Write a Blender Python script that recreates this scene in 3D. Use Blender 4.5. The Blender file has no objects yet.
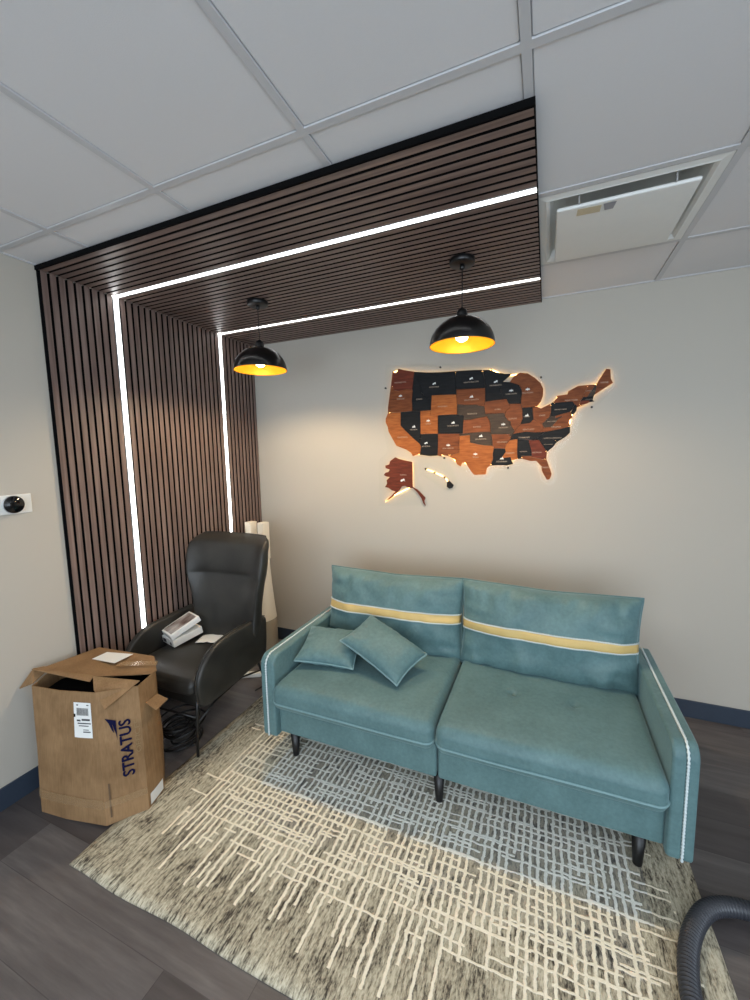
import bpy, math, random
import numpy as np
from mathutils import Vector, Matrix, noise
PI = math.pi
random.seed(7)
scene = bpy.context.scene
COL = scene.collection

# ------------------------------------------------------------------ helpers
def lin(r, g, b):
    def f(c):
        c /= 255.0
        return c / 12.92 if c <= 0.04045 else ((c + 0.055) / 1.055) ** 2.4
    return (f(r), f(g), f(b), 1.0)

class MB:
    """collects verts and faces, then links them as one mesh object"""
    def __init__(s): s.v = []; s.f = []; s.m = []; s.sm = []; s.cur = 0; s.smooth = False
    def add(s, vs, fs, mat=None, smooth=None):
        o = len(s.v); s.v += [tuple(p) for p in vs]
        for f in fs:
            s.f.append(tuple(i + o for i in f)); s.m.append(s.cur if mat is None else mat)
            s.sm.append(s.smooth if smooth is None else smooth)
        return s
    def box(s, x0, x1, y0, y1, z0, z1, **k):
        vs = [(x0,y0,z0),(x1,y0,z0),(x1,y1,z0),(x0,y1,z0),(x0,y0,z1),(x1,y0,z1),(x1,y1,z1),(x0,y1,z1)]
        return s.add(vs, [(3,2,1,0),(4,5,6,7),(0,1,5,4),(1,2,6,5),(2,3,7,6),(3,0,4,7)], **k)
    def lathe(s, prof, n=40, c=(0,0,0), smooth=True, close=False, M=None, **k):
        vs = []; fs = []
        for r, z in prof:
            for i in range(n):
                a = 2*PI*i/n; p = Vector((c[0]+r*math.cos(a), c[1]+r*math.sin(a), c[2]+z))
                vs.append(M @ p if M else p)
        for j in range(len(prof)-1):
            for i in range(n):
                a = j*n+i; b = j*n+(i+1)%n; fs.append((a, b, b+n, a+n))
        if prof[0][0] > 1e-5: fs.append(tuple(reversed(range(n))))
        if prof[-1][0] > 1e-5: fs.append(tuple(range((len(prof)-1)*n, len(prof)*n)))
        if close is None: fs = fs[:(len(prof)-1)*n]
        return s.add(vs, fs, smooth=smooth, **k)
    def tube(s, pts, r, n=10, closed=False, smooth=True, caps=True, **k):
        pts = [Vector(p) for p in pts]; N = len(pts)
        rr = r if callable(r) else (lambda i: r)
        vs = []; fs = []; up = None
        for i, p in enumerate(pts):
            if closed: t = pts[(i+1) % N] - pts[i-1]
            else: t = pts[min(i+1, N-1)] - pts[max(i-1, 0)]
            t.normalize()
            if up is None:
                up = Vector((0,0,1)) if abs(t.z) < .9 else Vector((1,0,0))
            a = t.cross(up)
            if a.length < 1e-6: a = t.orthogonal()
            a.normalize(); b = a.cross(t); up = b
            q = rr(i)
            for j in range(n):
                w = 2*PI*j/n; vs.append(p + a*math.cos(w)*q + b*math.sin(w)*q)
        M = N if closed else N-1
        for i in range(M):
            for j in range(n):
                A = i*n+j; B = i*n+(j+1) % n; i2 = ((i+1) % N)*n
                fs.append((A, B, i2+(j+1) % n, i2+j))
        if not closed and caps:
            fs.append(tuple(reversed(range(n)))); fs.append(tuple(range((N-1)*n, N*n)))
        return s.add(vs, fs, smooth=smooth, **k)
    def prism(s, poly, fa, fb, **k):
        """poly 2d points, fa/fb map (u,v) to the two end faces"""
        n = len(poly); vs = [fa(*p) for p in poly] + [fb(*p) for p in poly]
        fs = [tuple(range(n)), tuple(reversed(range(n, 2*n)))]
        fs += [(i+n, (i+1) % n+n, (i+1) % n, i) for i in range(n)]
        return s.add(vs, fs, **k)
    def build(s, name, mats, parent=None, bevel=0, seg=3, recalc=True, angle=40, subsurf=0):
        me = bpy.data.meshes.new(name); me.from_pydata(s.v, [], s.f)
        if not isinstance(mats, (list, tuple)): mats = [mats]
        for m in mats: me.materials.append(m)
        me.polygons.foreach_set('material_index', s.m); me.polygons.foreach_set('use_smooth', s.sm)
        if recalc:
            import bmesh
            bm = bmesh.new(); bm.from_mesh(me); bmesh.ops.recalc_face_normals(bm, faces=bm.faces); bm.to_mesh(me); bm.free()
        me.update()
        o = bpy.data.objects.new(name, me); COL.objects.link(o)
        if parent: o.parent = parent
        if bevel:
            b = o.modifiers.new('bevel', 'BEVEL'); b.width = bevel; b.segments = seg; b.limit_method = 'ANGLE'; b.angle_limit = math.radians(angle)
            me.polygons.foreach_set('use_smooth', [True]*len(me.polygons))
            w = o.modifiers.new('wn', 'WEIGHTED_NORMAL'); w.keep_sharp = True
        if subsurf:
            d = o.modifiers.new('sub', 'SUBSURF'); d.levels = subsurf; d.render_levels = subsurf
        return o

def thing(name, label, cat, loc=(0,0,0), rz=0, group=None):
    o = bpy.data.objects.new(name, None); COL.objects.link(o); o.empty_display_size = .1
    o.location = loc; o.rotation_euler = (0,0,rz); o['label'] = label; o['category'] = cat
    if group: o['group'] = group
    return o
def tag(o, label, cat, group=None):
    o['label'] = label; o['category'] = cat
    if group: o['group'] = group
    return o
def struct(o): o['kind'] = 'structure'; return o
def copy_tree(o, parent=None):
    c = o.copy(); COL.objects.link(c); c.parent = parent
    for ch in [q for q in bpy.data.objects if q.parent == o]: copy_tree(ch, c)
    return c

def inset(P_, d):
    out = []; n = len(P_); area = sum(P_[i][0]*P_[(i+1) % n][1]-P_[(i+1) % n][0]*P_[i][1] for i in range(n)); sg = 1 if area > 0 else -1
    for i in range(n):
        a, b_, c = np.array(P_[i-1]), np.array(P_[i]), np.array(P_[(i+1) % n]); e1 = (b_-a)/np.linalg.norm(b_-a); e2 = (c-b_)/np.linalg.norm(c-b_)
        n1 = np.array([-e1[1], e1[0]])*sg; n2 = np.array([-e2[1], e2[0]])*sg; v = n1+n2; v = v/max(.6, np.linalg.norm(v)); out.append(tuple(b_+v*d))
    return out

def rbox(a, b, c, r, n=8, dome=0, fn=None):
    """rounded box, half sizes a,b,c, centre at origin, as an MB; dome raises the top"""
    def ax(h):
        e = [0, .12, .3, .55, .8, 1]
        L = [-h + r*t for t in e]; R = [h - r*t for t in reversed(e)]
        mid = [(-h+r) + (2*(h-r))*i/n for i in range(1, n)]
        return L + mid + R
    m = MB(); m.smooth = True; idx = {}
    def P(x, y, z):
        k = (round(x, 6), round(y, 6), round(z, 6))
        if k in idx: return idx[k]
        i = Vector((max(-a+r, min(a-r, x)), max(-b+r, min(b-r, y)), max(-c+r, min(c-r, z))))
        d = Vector((x, y, z)) - i
        # equal-angle spacing on the edges
        d = Vector([math.sin(max(-1, min(1, q/r))*PI/4)/math.sin(PI/4) if abs(q) > 0 else 0 for q in d])
        p = i + d.normalized()*r if d.length > 0 else i
        if dome:
            u = max(0, 1-(x/a)**2)*max(0, 1-(y/b)**2)
            if z > 0: p.z += dome*(u**.6)*(z/c)
        if fn: p = Vector(fn(p.x, p.y, p.z))
        m.v.append(tuple(p)); idx[k] = len(m.v)-1
        return idx[k]
    X, Y, Z = ax(a), ax(b), ax(c)
    def face(U, V, f):
        for i in range(len(U)-1):
            for j in range(len(V)-1):
                m.f.append((P(*f(U[i], V[j])), P(*f(U[i+1], V[j])), P(*f(U[i+1], V[j+1])), P(*f(U[i], V[j+1])))); m.m.append(0); m.sm.append(True)
    face(X, Y, lambda u, v: (u, v, c)); face(X, Y, lambda u, v: (u, v, -c))
    face(X, Z, lambda u, v: (u, b, v)); face(X, Z, lambda u, v: (u, -b, v))
    face(Y, Z, lambda u, v: (a, u, v)); face(Y, Z, lambda u, v: (-a, u, v))
    return m

# ------------------------------------------------------------------ materials
class NT:
    def __init__(s, name):
        s.mat = bpy.data.materials.new(name); s.mat.use_nodes = True; s.t = s.mat.node_tree
        s.b = s.t.nodes['Principled BSDF']; s.out = s.t.nodes['Material Output']
    def n(s, ty, **props):
        x = s.t.nodes.new(ty)
        for k, v in props.items(): setattr(x, k, v)
        return x
    def set(s, sock, v):
        if isinstance(v, bpy.types.NodeSocket): s.t.links.new(v, sock)
        else: sock.default_value = v
    def m(s, op, a, b=0.0, c=None):
        x = s.n('ShaderNodeMath', operation=op); s.set(x.inputs[0], a); s.set(x.inputs[1], b)
        if c is not None: s.set(x.inputs[2], c)
        return x.outputs[0]
    def obj(s):
        c = s.n('ShaderNodeTexCoord'); return c.outputs['Object']
    def xyz(s, v=None):
        x = s.n('ShaderNodeSeparateXYZ'); s.t.links.new(v or s.obj(), x.inputs[0]); return x.outputs
    def mapping(s, scale=(1,1,1), v=None, loc=(0,0,0)):
        x = s.n('ShaderNodeMapping'); s.t.links.new(v or s.obj(), x.inputs[0]); x.inputs['Scale'].default_value = scale; x.inputs['Location'].default_value = loc
        return x.outputs[0]
    def noise(s, vec, scale=5, detail=4, rough=.5, fac=True):
        x = s.n('ShaderNodeTexNoise'); s.set(x.inputs['Vector'], vec); x.inputs['Scale'].default_value = scale
        x.inputs['Detail'].default_value = detail; x.inputs['Roughness'].default_value = rough
        return x.outputs[0]
    def ramp(s, fac, stops, interp='LINEAR'):
        x = s.n('ShaderNodeValToRGB'); s.set(x.inputs[0], fac); cr = x.color_ramp; cr.interpolation = interp
        while len(cr.elements) < len(stops): cr.elements.new(.5)
        for e, (p, c) in zip(cr.elements, stops): e.position = p; e.color = c if len(c) == 4 else (*c, 1)
        return x.outputs[0]
    def mix(s, f, a, b, mode='MIX'):
        x = s.n('ShaderNodeMix', data_type='RGBA', blend_type=mode); s.set(x.inputs[0], f); s.set(x.inputs[6], a); s.set(x.inputs[7], b)
        return x.outputs[2]
    def bump(s, h, strength=.3, dist=.002):
        x = s.n('ShaderNodeBump'); s.set(x.inputs['Height'], h); x.inputs['Strength'].default_value = strength; x.inputs['Distance'].default_value = dist
        s.t.links.new(x.outputs[0], s.b.inputs['Normal']); return x
    def p(s, **k):
        for a, v in k.items(): s.set(s.b.inputs[a.replace('_', ' ')], v)
        return s

def simple(name, col, rough=.5, metal=0, spec=.5, nz=.04, scale=30, bump=0, bscale=200):
    t = NT(name); c = lin(*col)
    f = t.noise(t.obj(), scale, 3)
    a = tuple(max(0, q*(1-nz)) for q in c[:3]) + (1,); b = tuple(min(1, q*(1+nz)) for q in c[:3]) + (1,)
    t.p(Base_Color=t.mix(f, a, b), Roughness=rough, Metallic=metal, Specular_IOR_Level=spec)
    if bump: t.bump(t.noise(t.obj(), bscale, 3), bump)
    return t.mat
def emis(name, col, st):
    t = NT(name); t.p(Base_Color=(*col, 1), Emission_Color=(*col, 1), Emission_Strength=st); return t.mat

M = {}
M['wall'] = simple('wall_paint', (184,178,167), .75, nz=.012, scale=3, bump=.12, bscale=350, spec=.3)
M['base'] = simple('blue_grey_vinyl', (48,58,72), .45, nz=.05)
M['tile'] = simple('ceiling_tile', (222,221,222), .9, nz=.012, scale=180, bump=.2, bscale=420, spec=.2)
M['tbar'] = simple('white_grid_metal', (200,200,202), .4, nz=.01)
M['white'] = simple('white_plastic', (225,225,220), .4, nz=.01)
M['diff'] = simple('diffuser_enamel', (228,228,224), .4, nz=.02)
M['black'] = simple('black_metal', (14,14,15), .38, nz=.1)
M['satin'] = simple('satin_black_shade', (12,12,13), .28, nz=.1)
M['felt'] = simple('black_felt', (9,9,10), .95, nz=.2, spec=.1)
M['gold'] = simple('gold_lining', (250,178,40), .45, metal=.35, nz=.05)
M['legw'] = simple('black_leg', (13,12,13), .4, nz=.1)
M['led'] = emis('led_diffuser', (.97,.985,1), 9)
M['bulb'] = emis('warm_bulb', (1,.78,.42), 30)
M['backlight'] = emis('warm_backlight', (1,.58,.18), 18)
M['panel'] = emis('ceiling_light_panel', (.95,.97,1), 4.2)
M['alu'] = simple('aluminium_channel', (190,190,192), .35, metal=.6, nz=.02)
M['print'] = simple('dark_print', (60,60,62), .7)
M['paper'] = simple('white_paper', (226,226,222), .7, nz=.02)
M['navy'] = simple('navy_print', (16,17,50), .8, nz=.1, spec=.1)
M['faint'] = simple('faint_tan_print', (136,112,76), .7)
M['dial'] = simple('black_glass_dial', (8,9,11), .12, nz=.1)
M['inside'] = simple('carton_inside', (150,118,80), .9, nz=.08)
M['state_text'] = simple('pale_engraving', (176,158,138), .7)

def mat_slat():
    t = NT('walnut_slat'); t.p(Roughness=.5, Specular_IOR_Level=.35)
    g = t.n('ShaderNodeNewGeometry')
    ax = t.xyz()
    return t
def slat_mat(name, sc):
    t = NT(name)
    f = t.noise(t.mapping(sc), 1, 6, .6); f2 = t.noise(t.mapping(tuple(q*.13 for q in sc)), 1, 2)
    c = t.ramp(f, [(.3, lin(96,78,71)), (.5, lin(124,104,96)), (.72, lin(152,131,121))])
    c = t.mix(t.m('MULTIPLY', f2, .5), c, lin(96,80,76))
    t.p(Base_Color=c, Roughness=.42, Specular_IOR_Level=.45); t.bump(f, .15, .001)
    return t.mat
M['slat_w'] = slat_mat('walnut_slat_upright', (60, 60, 2.2))
M['slat_c'] = slat_mat('walnut_slat_overhead', (2.2, 60, 60))

def floor_mat():
    t = NT('dark_wood_plank'); x, y, z = t.xyz()
    w = .183; L = 1.22
    row = t.m('FLOOR', t.m('DIVIDE', t.m('ADD', y, .058), w))
    wn = t.n('ShaderNodeTexWhiteNoise', noise_dimensions='1D'); t.set(wn.inputs['W'], row)
    xs = t.m('ADD', t.m('DIVIDE', x, L), t.m('MULTIPLY', wn.outputs[0], 7.3)); cl = t.m('FLOOR', xs)
    cv = t.n('ShaderNodeCombineXYZ'); t.set(cv.inputs[0], cl); t.set(cv.inputs[1], row)
    wn2 = t.n('ShaderNodeTexWhiteNoise', noise_dimensions='2D'); t.set(wn2.inputs['Vector'], cv.outputs[0])
    sh = t.n('ShaderNodeVectorMath', operation='MULTIPLY_ADD'); t.set(sh.inputs[0], cv.outputs[0]); sh.inputs[1].default_value = (3.1, 5.7, 0); t.set(sh.inputs[2], t.obj())
    mp = t.mapping((1.6, 16, 1), sh.outputs[0])
    g = t.noise(mp, 1.6, 7, .62); g2 = t.noise(t.mapping((1.1, 4, 1), sh.outputs[0]), 1.3, 3, .5)
    c = t.ramp(g, [(.25, lin(70,65,63)), (.5, lin(98,92,90)), (.75, lin(122,116,113))])
    c = t.mix(t.m('MULTIPLY', g2, .6), c, lin(70,66,66))
    c = t.mix(t.m('MULTIPLY', t.m('GREATER_THAN', wn2.outputs[0], .8), .5), c, lin(52,46,48))
    c = t.mix(t.m('MULTIPLY', t.m('LESS_THAN', wn2.outputs[0], .35), .1), c, lin(108,104,106))
    fy = t.m('FRACT', t.m('DIVIDE', t.m('ADD', y, .058), w)); fx = t.m('FRACT', xs)
    seam = t.m('MAXIMUM', t.m('LESS_THAN', fy, .012), t.m('LESS_THAN', fx, .002))
    c = t.mix(t.m('MULTIPLY', seam, .45), c, lin(30,28,28))
    t.p(Base_Color=c, Roughness=t.m('MULTIPLY_ADD', g, .2, .38), Specular_IOR_Level=.45)
    t.bump(t.m('SUBTRACT', t.m('MULTIPLY', g, .3), seam), .2, .002)
    return t.mat
M['floor'] = floor_mat()

def rug_mat():
    t = NT('woven_wool_rug'); x, y, z = t.xyz()
    # mottled ground, streaked along the rug's short side
    f1 = t.noise(t.mapping((80, 13, 1)), 1, 5, .72); f2 = t.noise(t.mapping((7, 3, 1)), 1, 3, .6); f3 = t.noise(t.mapping((160, 60, 1)), 1, 2, .6)
    k = t.m('ADD', t.m('MULTIPLY', f1, .72), t.m('MULTIPLY', f2, .28))
    k = t.m('ADD', k, t.m('MULTIPLY', t.m('SUBTRACT', f3, .5), .35))
    ground = t.ramp(k, [(.38, lin(70,64,57)), (.43, lin(120,113,98)), (.49, lin(164,156,135)), (.59, lin(200,192,169))])
    # darker field below the grid
    inx = t.m('MULTIPLY', t.m('GREATER_THAN', x, .95), t.m('LESS_THAN', x, 2.6))
    fld = t.m('MULTIPLY', t.m('GREATER_THAN', y, -1.55), inx)
    fn = t.noise(t.mapping((60, 22, 1), loc=(3, 2, 0)), 1, 3, .7)
    dark = t.ramp(fn, [(.36, lin(62,60,58)), (.44, lin(112,108,100)), (.52, lin(168,161,145))])
    big = t.noise(t.mapping((3.2, 3.2, 1), loc=(1.3, 0, 0)), 1, 2, .5)
    ground = t.mix(t.m('MULTIPLY', fld, t.ramp(big, [(.35, (0,0,0,1)), (.6, (1,1,1,1))])), ground, dark)
    wob1 = t.noise(t.mapping((6, 34, 1)), 1, 5); wob2 = t.noise(t.mapping((22, 4, 1), loc=(5,0,0)), 1, 4)
    fine = t.noise(t.mapping((40, 70, 1)), 1, 2)
    def lines(a, b, p, w, wob, lo, hi, seg, drop, seed):
        u = t.m('DIVIDE', t.m('ADD', a, t.m('MULTIPLY', t.m('SUBTRACT', wob, .5), .016)), p)
        cell = t.m('FLOOR', u); fr = t.m('ABSOLUTE', t.m('SUBTRACT', t.m('FRACT', u), .5))
        wd = t.m('MULTIPLY_ADD', t.m('SUBTRACT', fine, .5), .22, w)
        on = t.m('SMOOTH_MIN', 1.0, t.m('MAXIMUM', 0.0, t.m('MULTIPLY', t.m('SUBTRACT', wd, fr), 14)), .1)
        n1 = t.n('ShaderNodeTexWhiteNoise', noise_dimensions='1D'); t.set(n1.inputs['W'], t.m('ADD', cell, seed))
        n2 = t.n('ShaderNodeTexWhiteNoise', noise_dimensions='1D'); t.set(n2.inputs['W'], t.m('ADD', cell, seed+.37))
        l = t.m('GREATER_THAN', b, t.m('MULTIPLY_ADD', n1.outputs[0], lo[1], lo[0])); h = t.m('LESS_THAN', b, t.m('MULTIPLY_ADD', n2.outputs[0], hi[1], hi[0]))
        cv = t.n('ShaderNodeCombineXYZ'); t.set(cv.inputs[0], cell); t.set(cv.inputs[1], t.m('FLOOR', t.m('DIVIDE', b, seg))); cv.inputs[2].default_value = seed
        n3 = t.n('ShaderNodeTexWhiteNoise', noise_dimensions='3D'); t.set(n3.inputs['Vector'], cv.outputs[0])
        return t.m('MULTIPLY', t.m('MULTIPLY', on, t.m('MULTIPLY', l, h)), t.m('GREATER_THAN', n3.outputs[0], drop))
    ly = lines(x, y, .0285, .23, wob1, (-1.90, .32), (-.62, .1), .16, .05, 1.0)
    ly = t.m('MULTIPLY', ly, t.m('MULTIPLY', t.m('GREATER_THAN', x, .80), t.m('LESS_THAN', x, 2.62)))
    lx = lines(y, x, .0335, .16, wob2, (.70, .38), (2.52, .26), .065, .36, 9.0)
    lx = t.m('MULTIPLY', lx, t.m('GREATER_THAN', y, -1.72))
    lx2 = lines(y, x, .058, .12, wob2, (.84, .1), (2.62, .1), .12, .25, 21.0)
    lx = t.m('MAXIMUM', lx, t.m('MULTIPLY', lx2, t.m('GREATER_THAN', y, -1.6)))
    ln = t.m('MAXIMUM', ly, lx)
    cn = t.noise(t.mapping((50, 50, 1)), 1, 2)
    cream = t.mix(cn, lin(228,217,190), lin(250,242,222)); c = t.mix(ln, ground, cream)
    # greyer band with whiter lines at the sofa side
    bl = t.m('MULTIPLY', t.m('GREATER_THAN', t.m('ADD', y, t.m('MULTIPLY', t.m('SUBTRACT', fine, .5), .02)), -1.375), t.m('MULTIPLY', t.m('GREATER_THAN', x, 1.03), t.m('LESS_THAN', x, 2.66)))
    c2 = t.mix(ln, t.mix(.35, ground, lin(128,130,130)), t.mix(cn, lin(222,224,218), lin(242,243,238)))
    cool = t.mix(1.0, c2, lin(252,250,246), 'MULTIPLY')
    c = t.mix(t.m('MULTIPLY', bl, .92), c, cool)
    t.p(Base_Color=c, Roughness=.95, Specular_IOR_Level=.1)
    t.bump(t.m('ADD', t.m('MULTIPLY', ln, .8), t.m('MULTIPLY', f3, .7)), .7, .006)
    return t.mat
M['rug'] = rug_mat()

def fabric(name, c1, c2, rough=.52, sheen=.35):
    t = NT(name); f = t.noise(t.mapping((1,1,1)), 5, 5, .65); g = t.noise(t.obj(), 60, 4, .6); h = t.noise(t.obj(), 900, 2)
    k = t.m('ADD', t.m('MULTIPLY', f, .6), t.m('MULTIPLY', g, .4))
    c = t.ramp(k, [(.35, lin(*c1)), (.65, lin(*c2))])
    t.p(Base_Color=c, Roughness=rough, Specular_IOR_Level=.35, Sheen_Weight=sheen, Sheen_Roughness=.4)
    t.b.inputs['Sheen Tint'].default_value = lin(190,220,225)
    t.bump(t.m('ADD', t.m('MULTIPLY', h, .5), g), .18, .001)
    return t.mat
M['teal'] = fabric('teal_suede_fabric', (78,106,108), (98,128,129))
M['teal_pipe'] = simple('pale_teal_piping', (122,152,154), .6)
M['braid'] = simple('silver_braid', (206,216,216), .55, nz=.25, scale=400)
def band_mat():
    t = NT('gold_woven_band'); f = t.noise(t.obj(), 350, 2)
    t.p(Base_Color=t.mix(f, lin(190,158,92), lin(226,196,130)), Roughness=.6); return t.mat
M['band'] = band_mat()
def leather():
    t = NT('black_leather'); v = t.n('ShaderNodeTexVoronoi'); v.inputs['Scale'].default_value = 260; t.t.links.new(t.obj(), v.inputs['Vector'])
    f = t.noise(t.obj(), 7, 4, .6)
    t.p(Base_Color=t.ramp(f, [(.3, lin(32,31,29)), (.7, lin(48,47,43))]), Roughness=t.m('MULTIPLY_ADD', f, .2, .34), Specular_IOR_Level=.5)
    t.bump(t.m('ADD', v.outputs['Distance'], t.m('MULTIPLY', f, .6)), .12, .0015); return t.mat
M['leather'] = leather()
def carton():
    t = NT('brown_cardboard'); f = t.noise(t.mapping((1,1,1)), 6, 5, .6); g = t.noise(t.mapping((150, 150, 3)), 1, 2)
    k = t.m('ADD', t.m('MULTIPLY', f, .7), t.m('MULTIPLY', g, .3))
    t.p(Base_Color=t.ramp(k, [(.35, lin(118,90,60)), (.65, lin(148,117,83))]), Roughness=.75, Specular_IOR_Level=.25)
    t.bump(f, .4, .006); return t.mat
M['carton'] = carton()
def tape():
    t = NT('clear_packing_tape'); t.p(Base_Color=lin(178,146,108), Roughness=.18, Alpha=.35, Specular_IOR_Level=1.0)
    t.bump(t.noise(t.mapping((7,7,30)), 1, 2), .35, .004); return t.mat
M['tape'] = tape()
def acrylic():
    t = NT('clear_acrylic'); tr = t.n('ShaderNodeBsdfTransparent'); gl = t.n('ShaderNodeBsdfGlossy'); gl.inputs['Roughness'].default_value = .08
    tr.inputs[0].default_value = (.985,.99,.99,1)
    mx = t.n('ShaderNodeMixShader'); mx.inputs[0].default_value = .008; t.t.links.new(tr.outputs[0], mx.inputs[1]); t.t.links.new(gl.outputs[0], mx.inputs[2])
    t.t.links.new(mx.outputs[0], t.out.inputs[0]); return t.mat
M['acrylic'] = acrylic()
def wood(name, c1, c2):
    t = NT(name); f = t.noise(t.mapping((14, 14, 90)), 1, 5, .6)
    t.p(Base_Color=t.ramp(f, [(.3, lin(*c1)), (.7, lin(*c2))]), Roughness=.6, Specular_IOR_Level=.2); t.bump(f, .2, .001); return t.mat
M['w_dark'] = wood('ebony_stained_wood', (15,16,18), (27,28,30))
M['w_grey'] = wood('smoky_walnut', (54,44,37), (76,62,51))
M['w_brown'] = wood('walnut_wood', (98,52,28), (136,76,42))
M['w_red'] = wood('mahogany_wood', (84,38,26), (116,54,36))
M['w_orange'] = wood('cherry_wood', (136,74,34), (178,104,52))
def hose():
    t = NT('ribbed_grey_hose'); t.p(Base_Color=lin(54,56,62), Roughness=.36, Specular_IOR_Level=.5); return t.mat
M['hose'] = hose()
def picture():
    t = NT('box_lid_print'); x, y, z = t.xyz(); f = t.noise(t.mapping((14, 9, 1)), 1, 3)
    t.p(Base_Color=t.ramp(f, [(.35, lin(70,44,36)), (.5, lin(136,126,122)), (.62, lin(170,168,168)), (.75, lin(214,200,184))]), Roughness=.3); return t.mat
M['picture'] = picture()

# ------------------------------------------------------------------ camera
CAM = (2.28505, -2.81338, 1.60379)
cd = bpy.data.cameras.new('camera'); cam = bpy.data.objects.new('camera', cd); COL.objects.link(cam)
cam.location = CAM; cam.rotation_euler = tuple(math.radians(a) for a in (83.619, 1.130, 22.900))
cd.sensor_fit = 'HORIZONTAL'; cd.sensor_width = 36; cd.lens = 403.4575/750*36; cd.clip_start = .05
scene.camera = cam

# ------------------------------------------------------------------ room
H = 2.5386; RX = 4.9; FY = -5.6
struct(MB().box(-.12, RX+.12, FY-.12, .12, -.12, 0).build('floor', M['floor']))
struct(MB().box(-.12, 0, FY-.12, .12, 0, H+.12).build('wall_left', M['wall']))
struct(MB().box(0, RX, 0, .12, 0, H+.12).build('wall_back', M['wall']))
struct(MB().box(RX, RX+.12, FY-.12, -5.1, 0, H+.12).box(RX, RX+.12, -2.5, .12, 0, H+.12).box(RX, RX+.12, -5.1, -2.5, 0, .3).box(RX, RX+.12, -5.1, -2.5, 2.35, H+.12).build('wall_right', M['wall']))
f = MB()
for a in (-5.1, -3.83, -2.55): f.box(RX+.04, RX+.09, a, a+.05, .3, 2.35)
f.box(RX+.04, RX+.09, -5.1, -2.5, .3, .35).box(RX+.04, RX+.09, -5.1, -2.5, 2.3, 2.35)
struct(f.build('window_2', M['black']))
# front wall with a wide shop window behind the camera
f = MB(); f.box(0, .7, FY-.12, FY, 0, H+.12).box(4.3, RX, FY-.12, FY, 0, H+.12).box(.7, 4.3, FY-.12, FY, 0, .45).box(.7, 4.3, FY-.12, FY, 2.35, H+.12)
struct(f.build('wall_front', M['wall']))
f = MB()
for a, b in ((.7,.75),(4.25,4.3),(1.87,1.92),(3.08,3.13)): f.box(a, b, FY-.08, FY-.03, .45, 2.35)
f.box(.7, 4.3, FY-.08, FY-.03, .45, .5).box(.7, 4.3, FY-.08, FY-.03, 2.3, 2.35)
struct(f.build('window_1', M['black']))
# ceiling: lay-in tiles between a metal grid
X1 = 2.2181; s = .61
gx = [X1 + s*k for k in range(-4, 6)]; gy = [0] + [-.4837 - s*k for k in range(0, 10)]
gxs = [0] + [g for g in gx if .02 < g < RX-.02] + [RX]; gys = [0] + [g for g in gy[1:] if g > FY+.02] + [FY]
LIGHTS = [(1, 5), (3, 5), (5, 5), (1, 7), (3, 7), (5, 7), (5, 3)]
DI = [i for i in range(len(gxs)-1) if abs(gxs[i]-X1) < .01][0]
t = MB(); lampcells = []
for i in range(len(gxs)-1):
    for j in range(len(gys)-1):
        x0, x1, y1, y0 = gxs[i]+.013, gxs[i+1]-.013, gys[j]-.013, gys[j+1]+.013
        if i == 0: x0 = 0
        if j == 0: y1 = 0
        if (i, j) == (DI, 1): continue
        if (i, j) in LIGHTS: lampcells.append((x0, x1, y0, y1)); continue
        t.box(x0, x1, y0, y1, H+.004, H+.02)
struct(t.build('ceiling', M['tile'], bevel=.003, seg=1))
struct(MB().box(-.12, RX+.12, FY-.12, .12, H+.1, H+.16).build('ceiling.001', M['tile']))
g = MB()
for x in gxs[1:-1]: g.box(x-.012, x+.012, FY, 0, H, H+.008)
for y in gys[1:-1]: g.box(0, RX, y-.012, y+.012, H+.0005, H+.0085)
g.box(0, .012, FY, 0, H-.001, H+.004); g.box(0, RX, -.012, 0, H-.001, H+.004)
struct(g.build('trim_1', M['tbar']))
for k, (x0, x1, y0, y1) in enumerate(lampcells):
    L = thing('ceiling_light', 'square white ceiling light panel set in the tile grid behind the viewer', 'ceiling light', ((x0+x1)/2, (y0+y1)/2, H), group='ceiling light panels')
    w = (x1-x0)/2; d = (y1-y0)/2
    MB().box(-w, w, -d, -d+.03, .002, .02).box(-w, w, d-.03, d, .002, .02).box(-w, -w+.03, -d+.03, d-.03, .002, .02).box(w-.03, w, -d+.03, d-.03, .002, .02).build('frame', M['tbar'], L)
    MB().box(-w+.03, w-.03, -d+.03, d-.03, .006, .01).build('diffuser', M['panel'], L)
# baseboards
hb = .107
struct(MB().box(0, .009, FY, -1.555, 0, hb).box(0, .009, -1.555, 0, 0, hb).build('baseboard_left', M['base'], bevel=.003))
struct(MB().box(0, RX, -.009, 0, 0, hb).build('baseboard_back', M['base'], bevel=.003))
struct(MB().box(RX-.009, RX, FY, 0, 0, hb).build('baseboard_right', M['base'], bevel=.003))

# ------------------------------------------------------------------ slat feature: wall and overhead
YF, S1, S2, XR = -1.5514, -1.173, -.379, 2.2302
secs = [(YF, S1-.017, 9), (S1+.017, S2-.017, 19), (S2+.017, -.002, 9)]
def slat_rows():
    for a, b, n in secs:
        p = (b-a)/n
        for k in range(n): yield a+p*k+.0065, a+p*(k+1)-.0065
sw = thing('slat_wall_panel', 'dark walnut acoustic slat panelling covering the left wall', 'slat panel', (0, 0, 0))
b = MB()
for a, c, n in secs: b.box(.0, .009, a, c, hb, H-.02)
b.build('backing', M['felt'], sw)
m = MB()
for a, c in slat_rows(): m.box(.009, .0205, a, c, hb+.002, H-.02, mat=1); m.add([(.021,a,hb+.002),(.021,c,hb+.002),(.021,c,H-.02),(.021,a,H-.02),(.0205,a,hb+.002),(.0205,c,hb+.002),(.0205,c,H-.02),(.0205,a,H-.02)], [(0,1,2,3),(0,4,5,1),(1,5,6,2),(2,6,7,3),(3,7,4,0)], mat=0)
m.build('slats', [M['slat_w'], M['felt']], sw)
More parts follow.
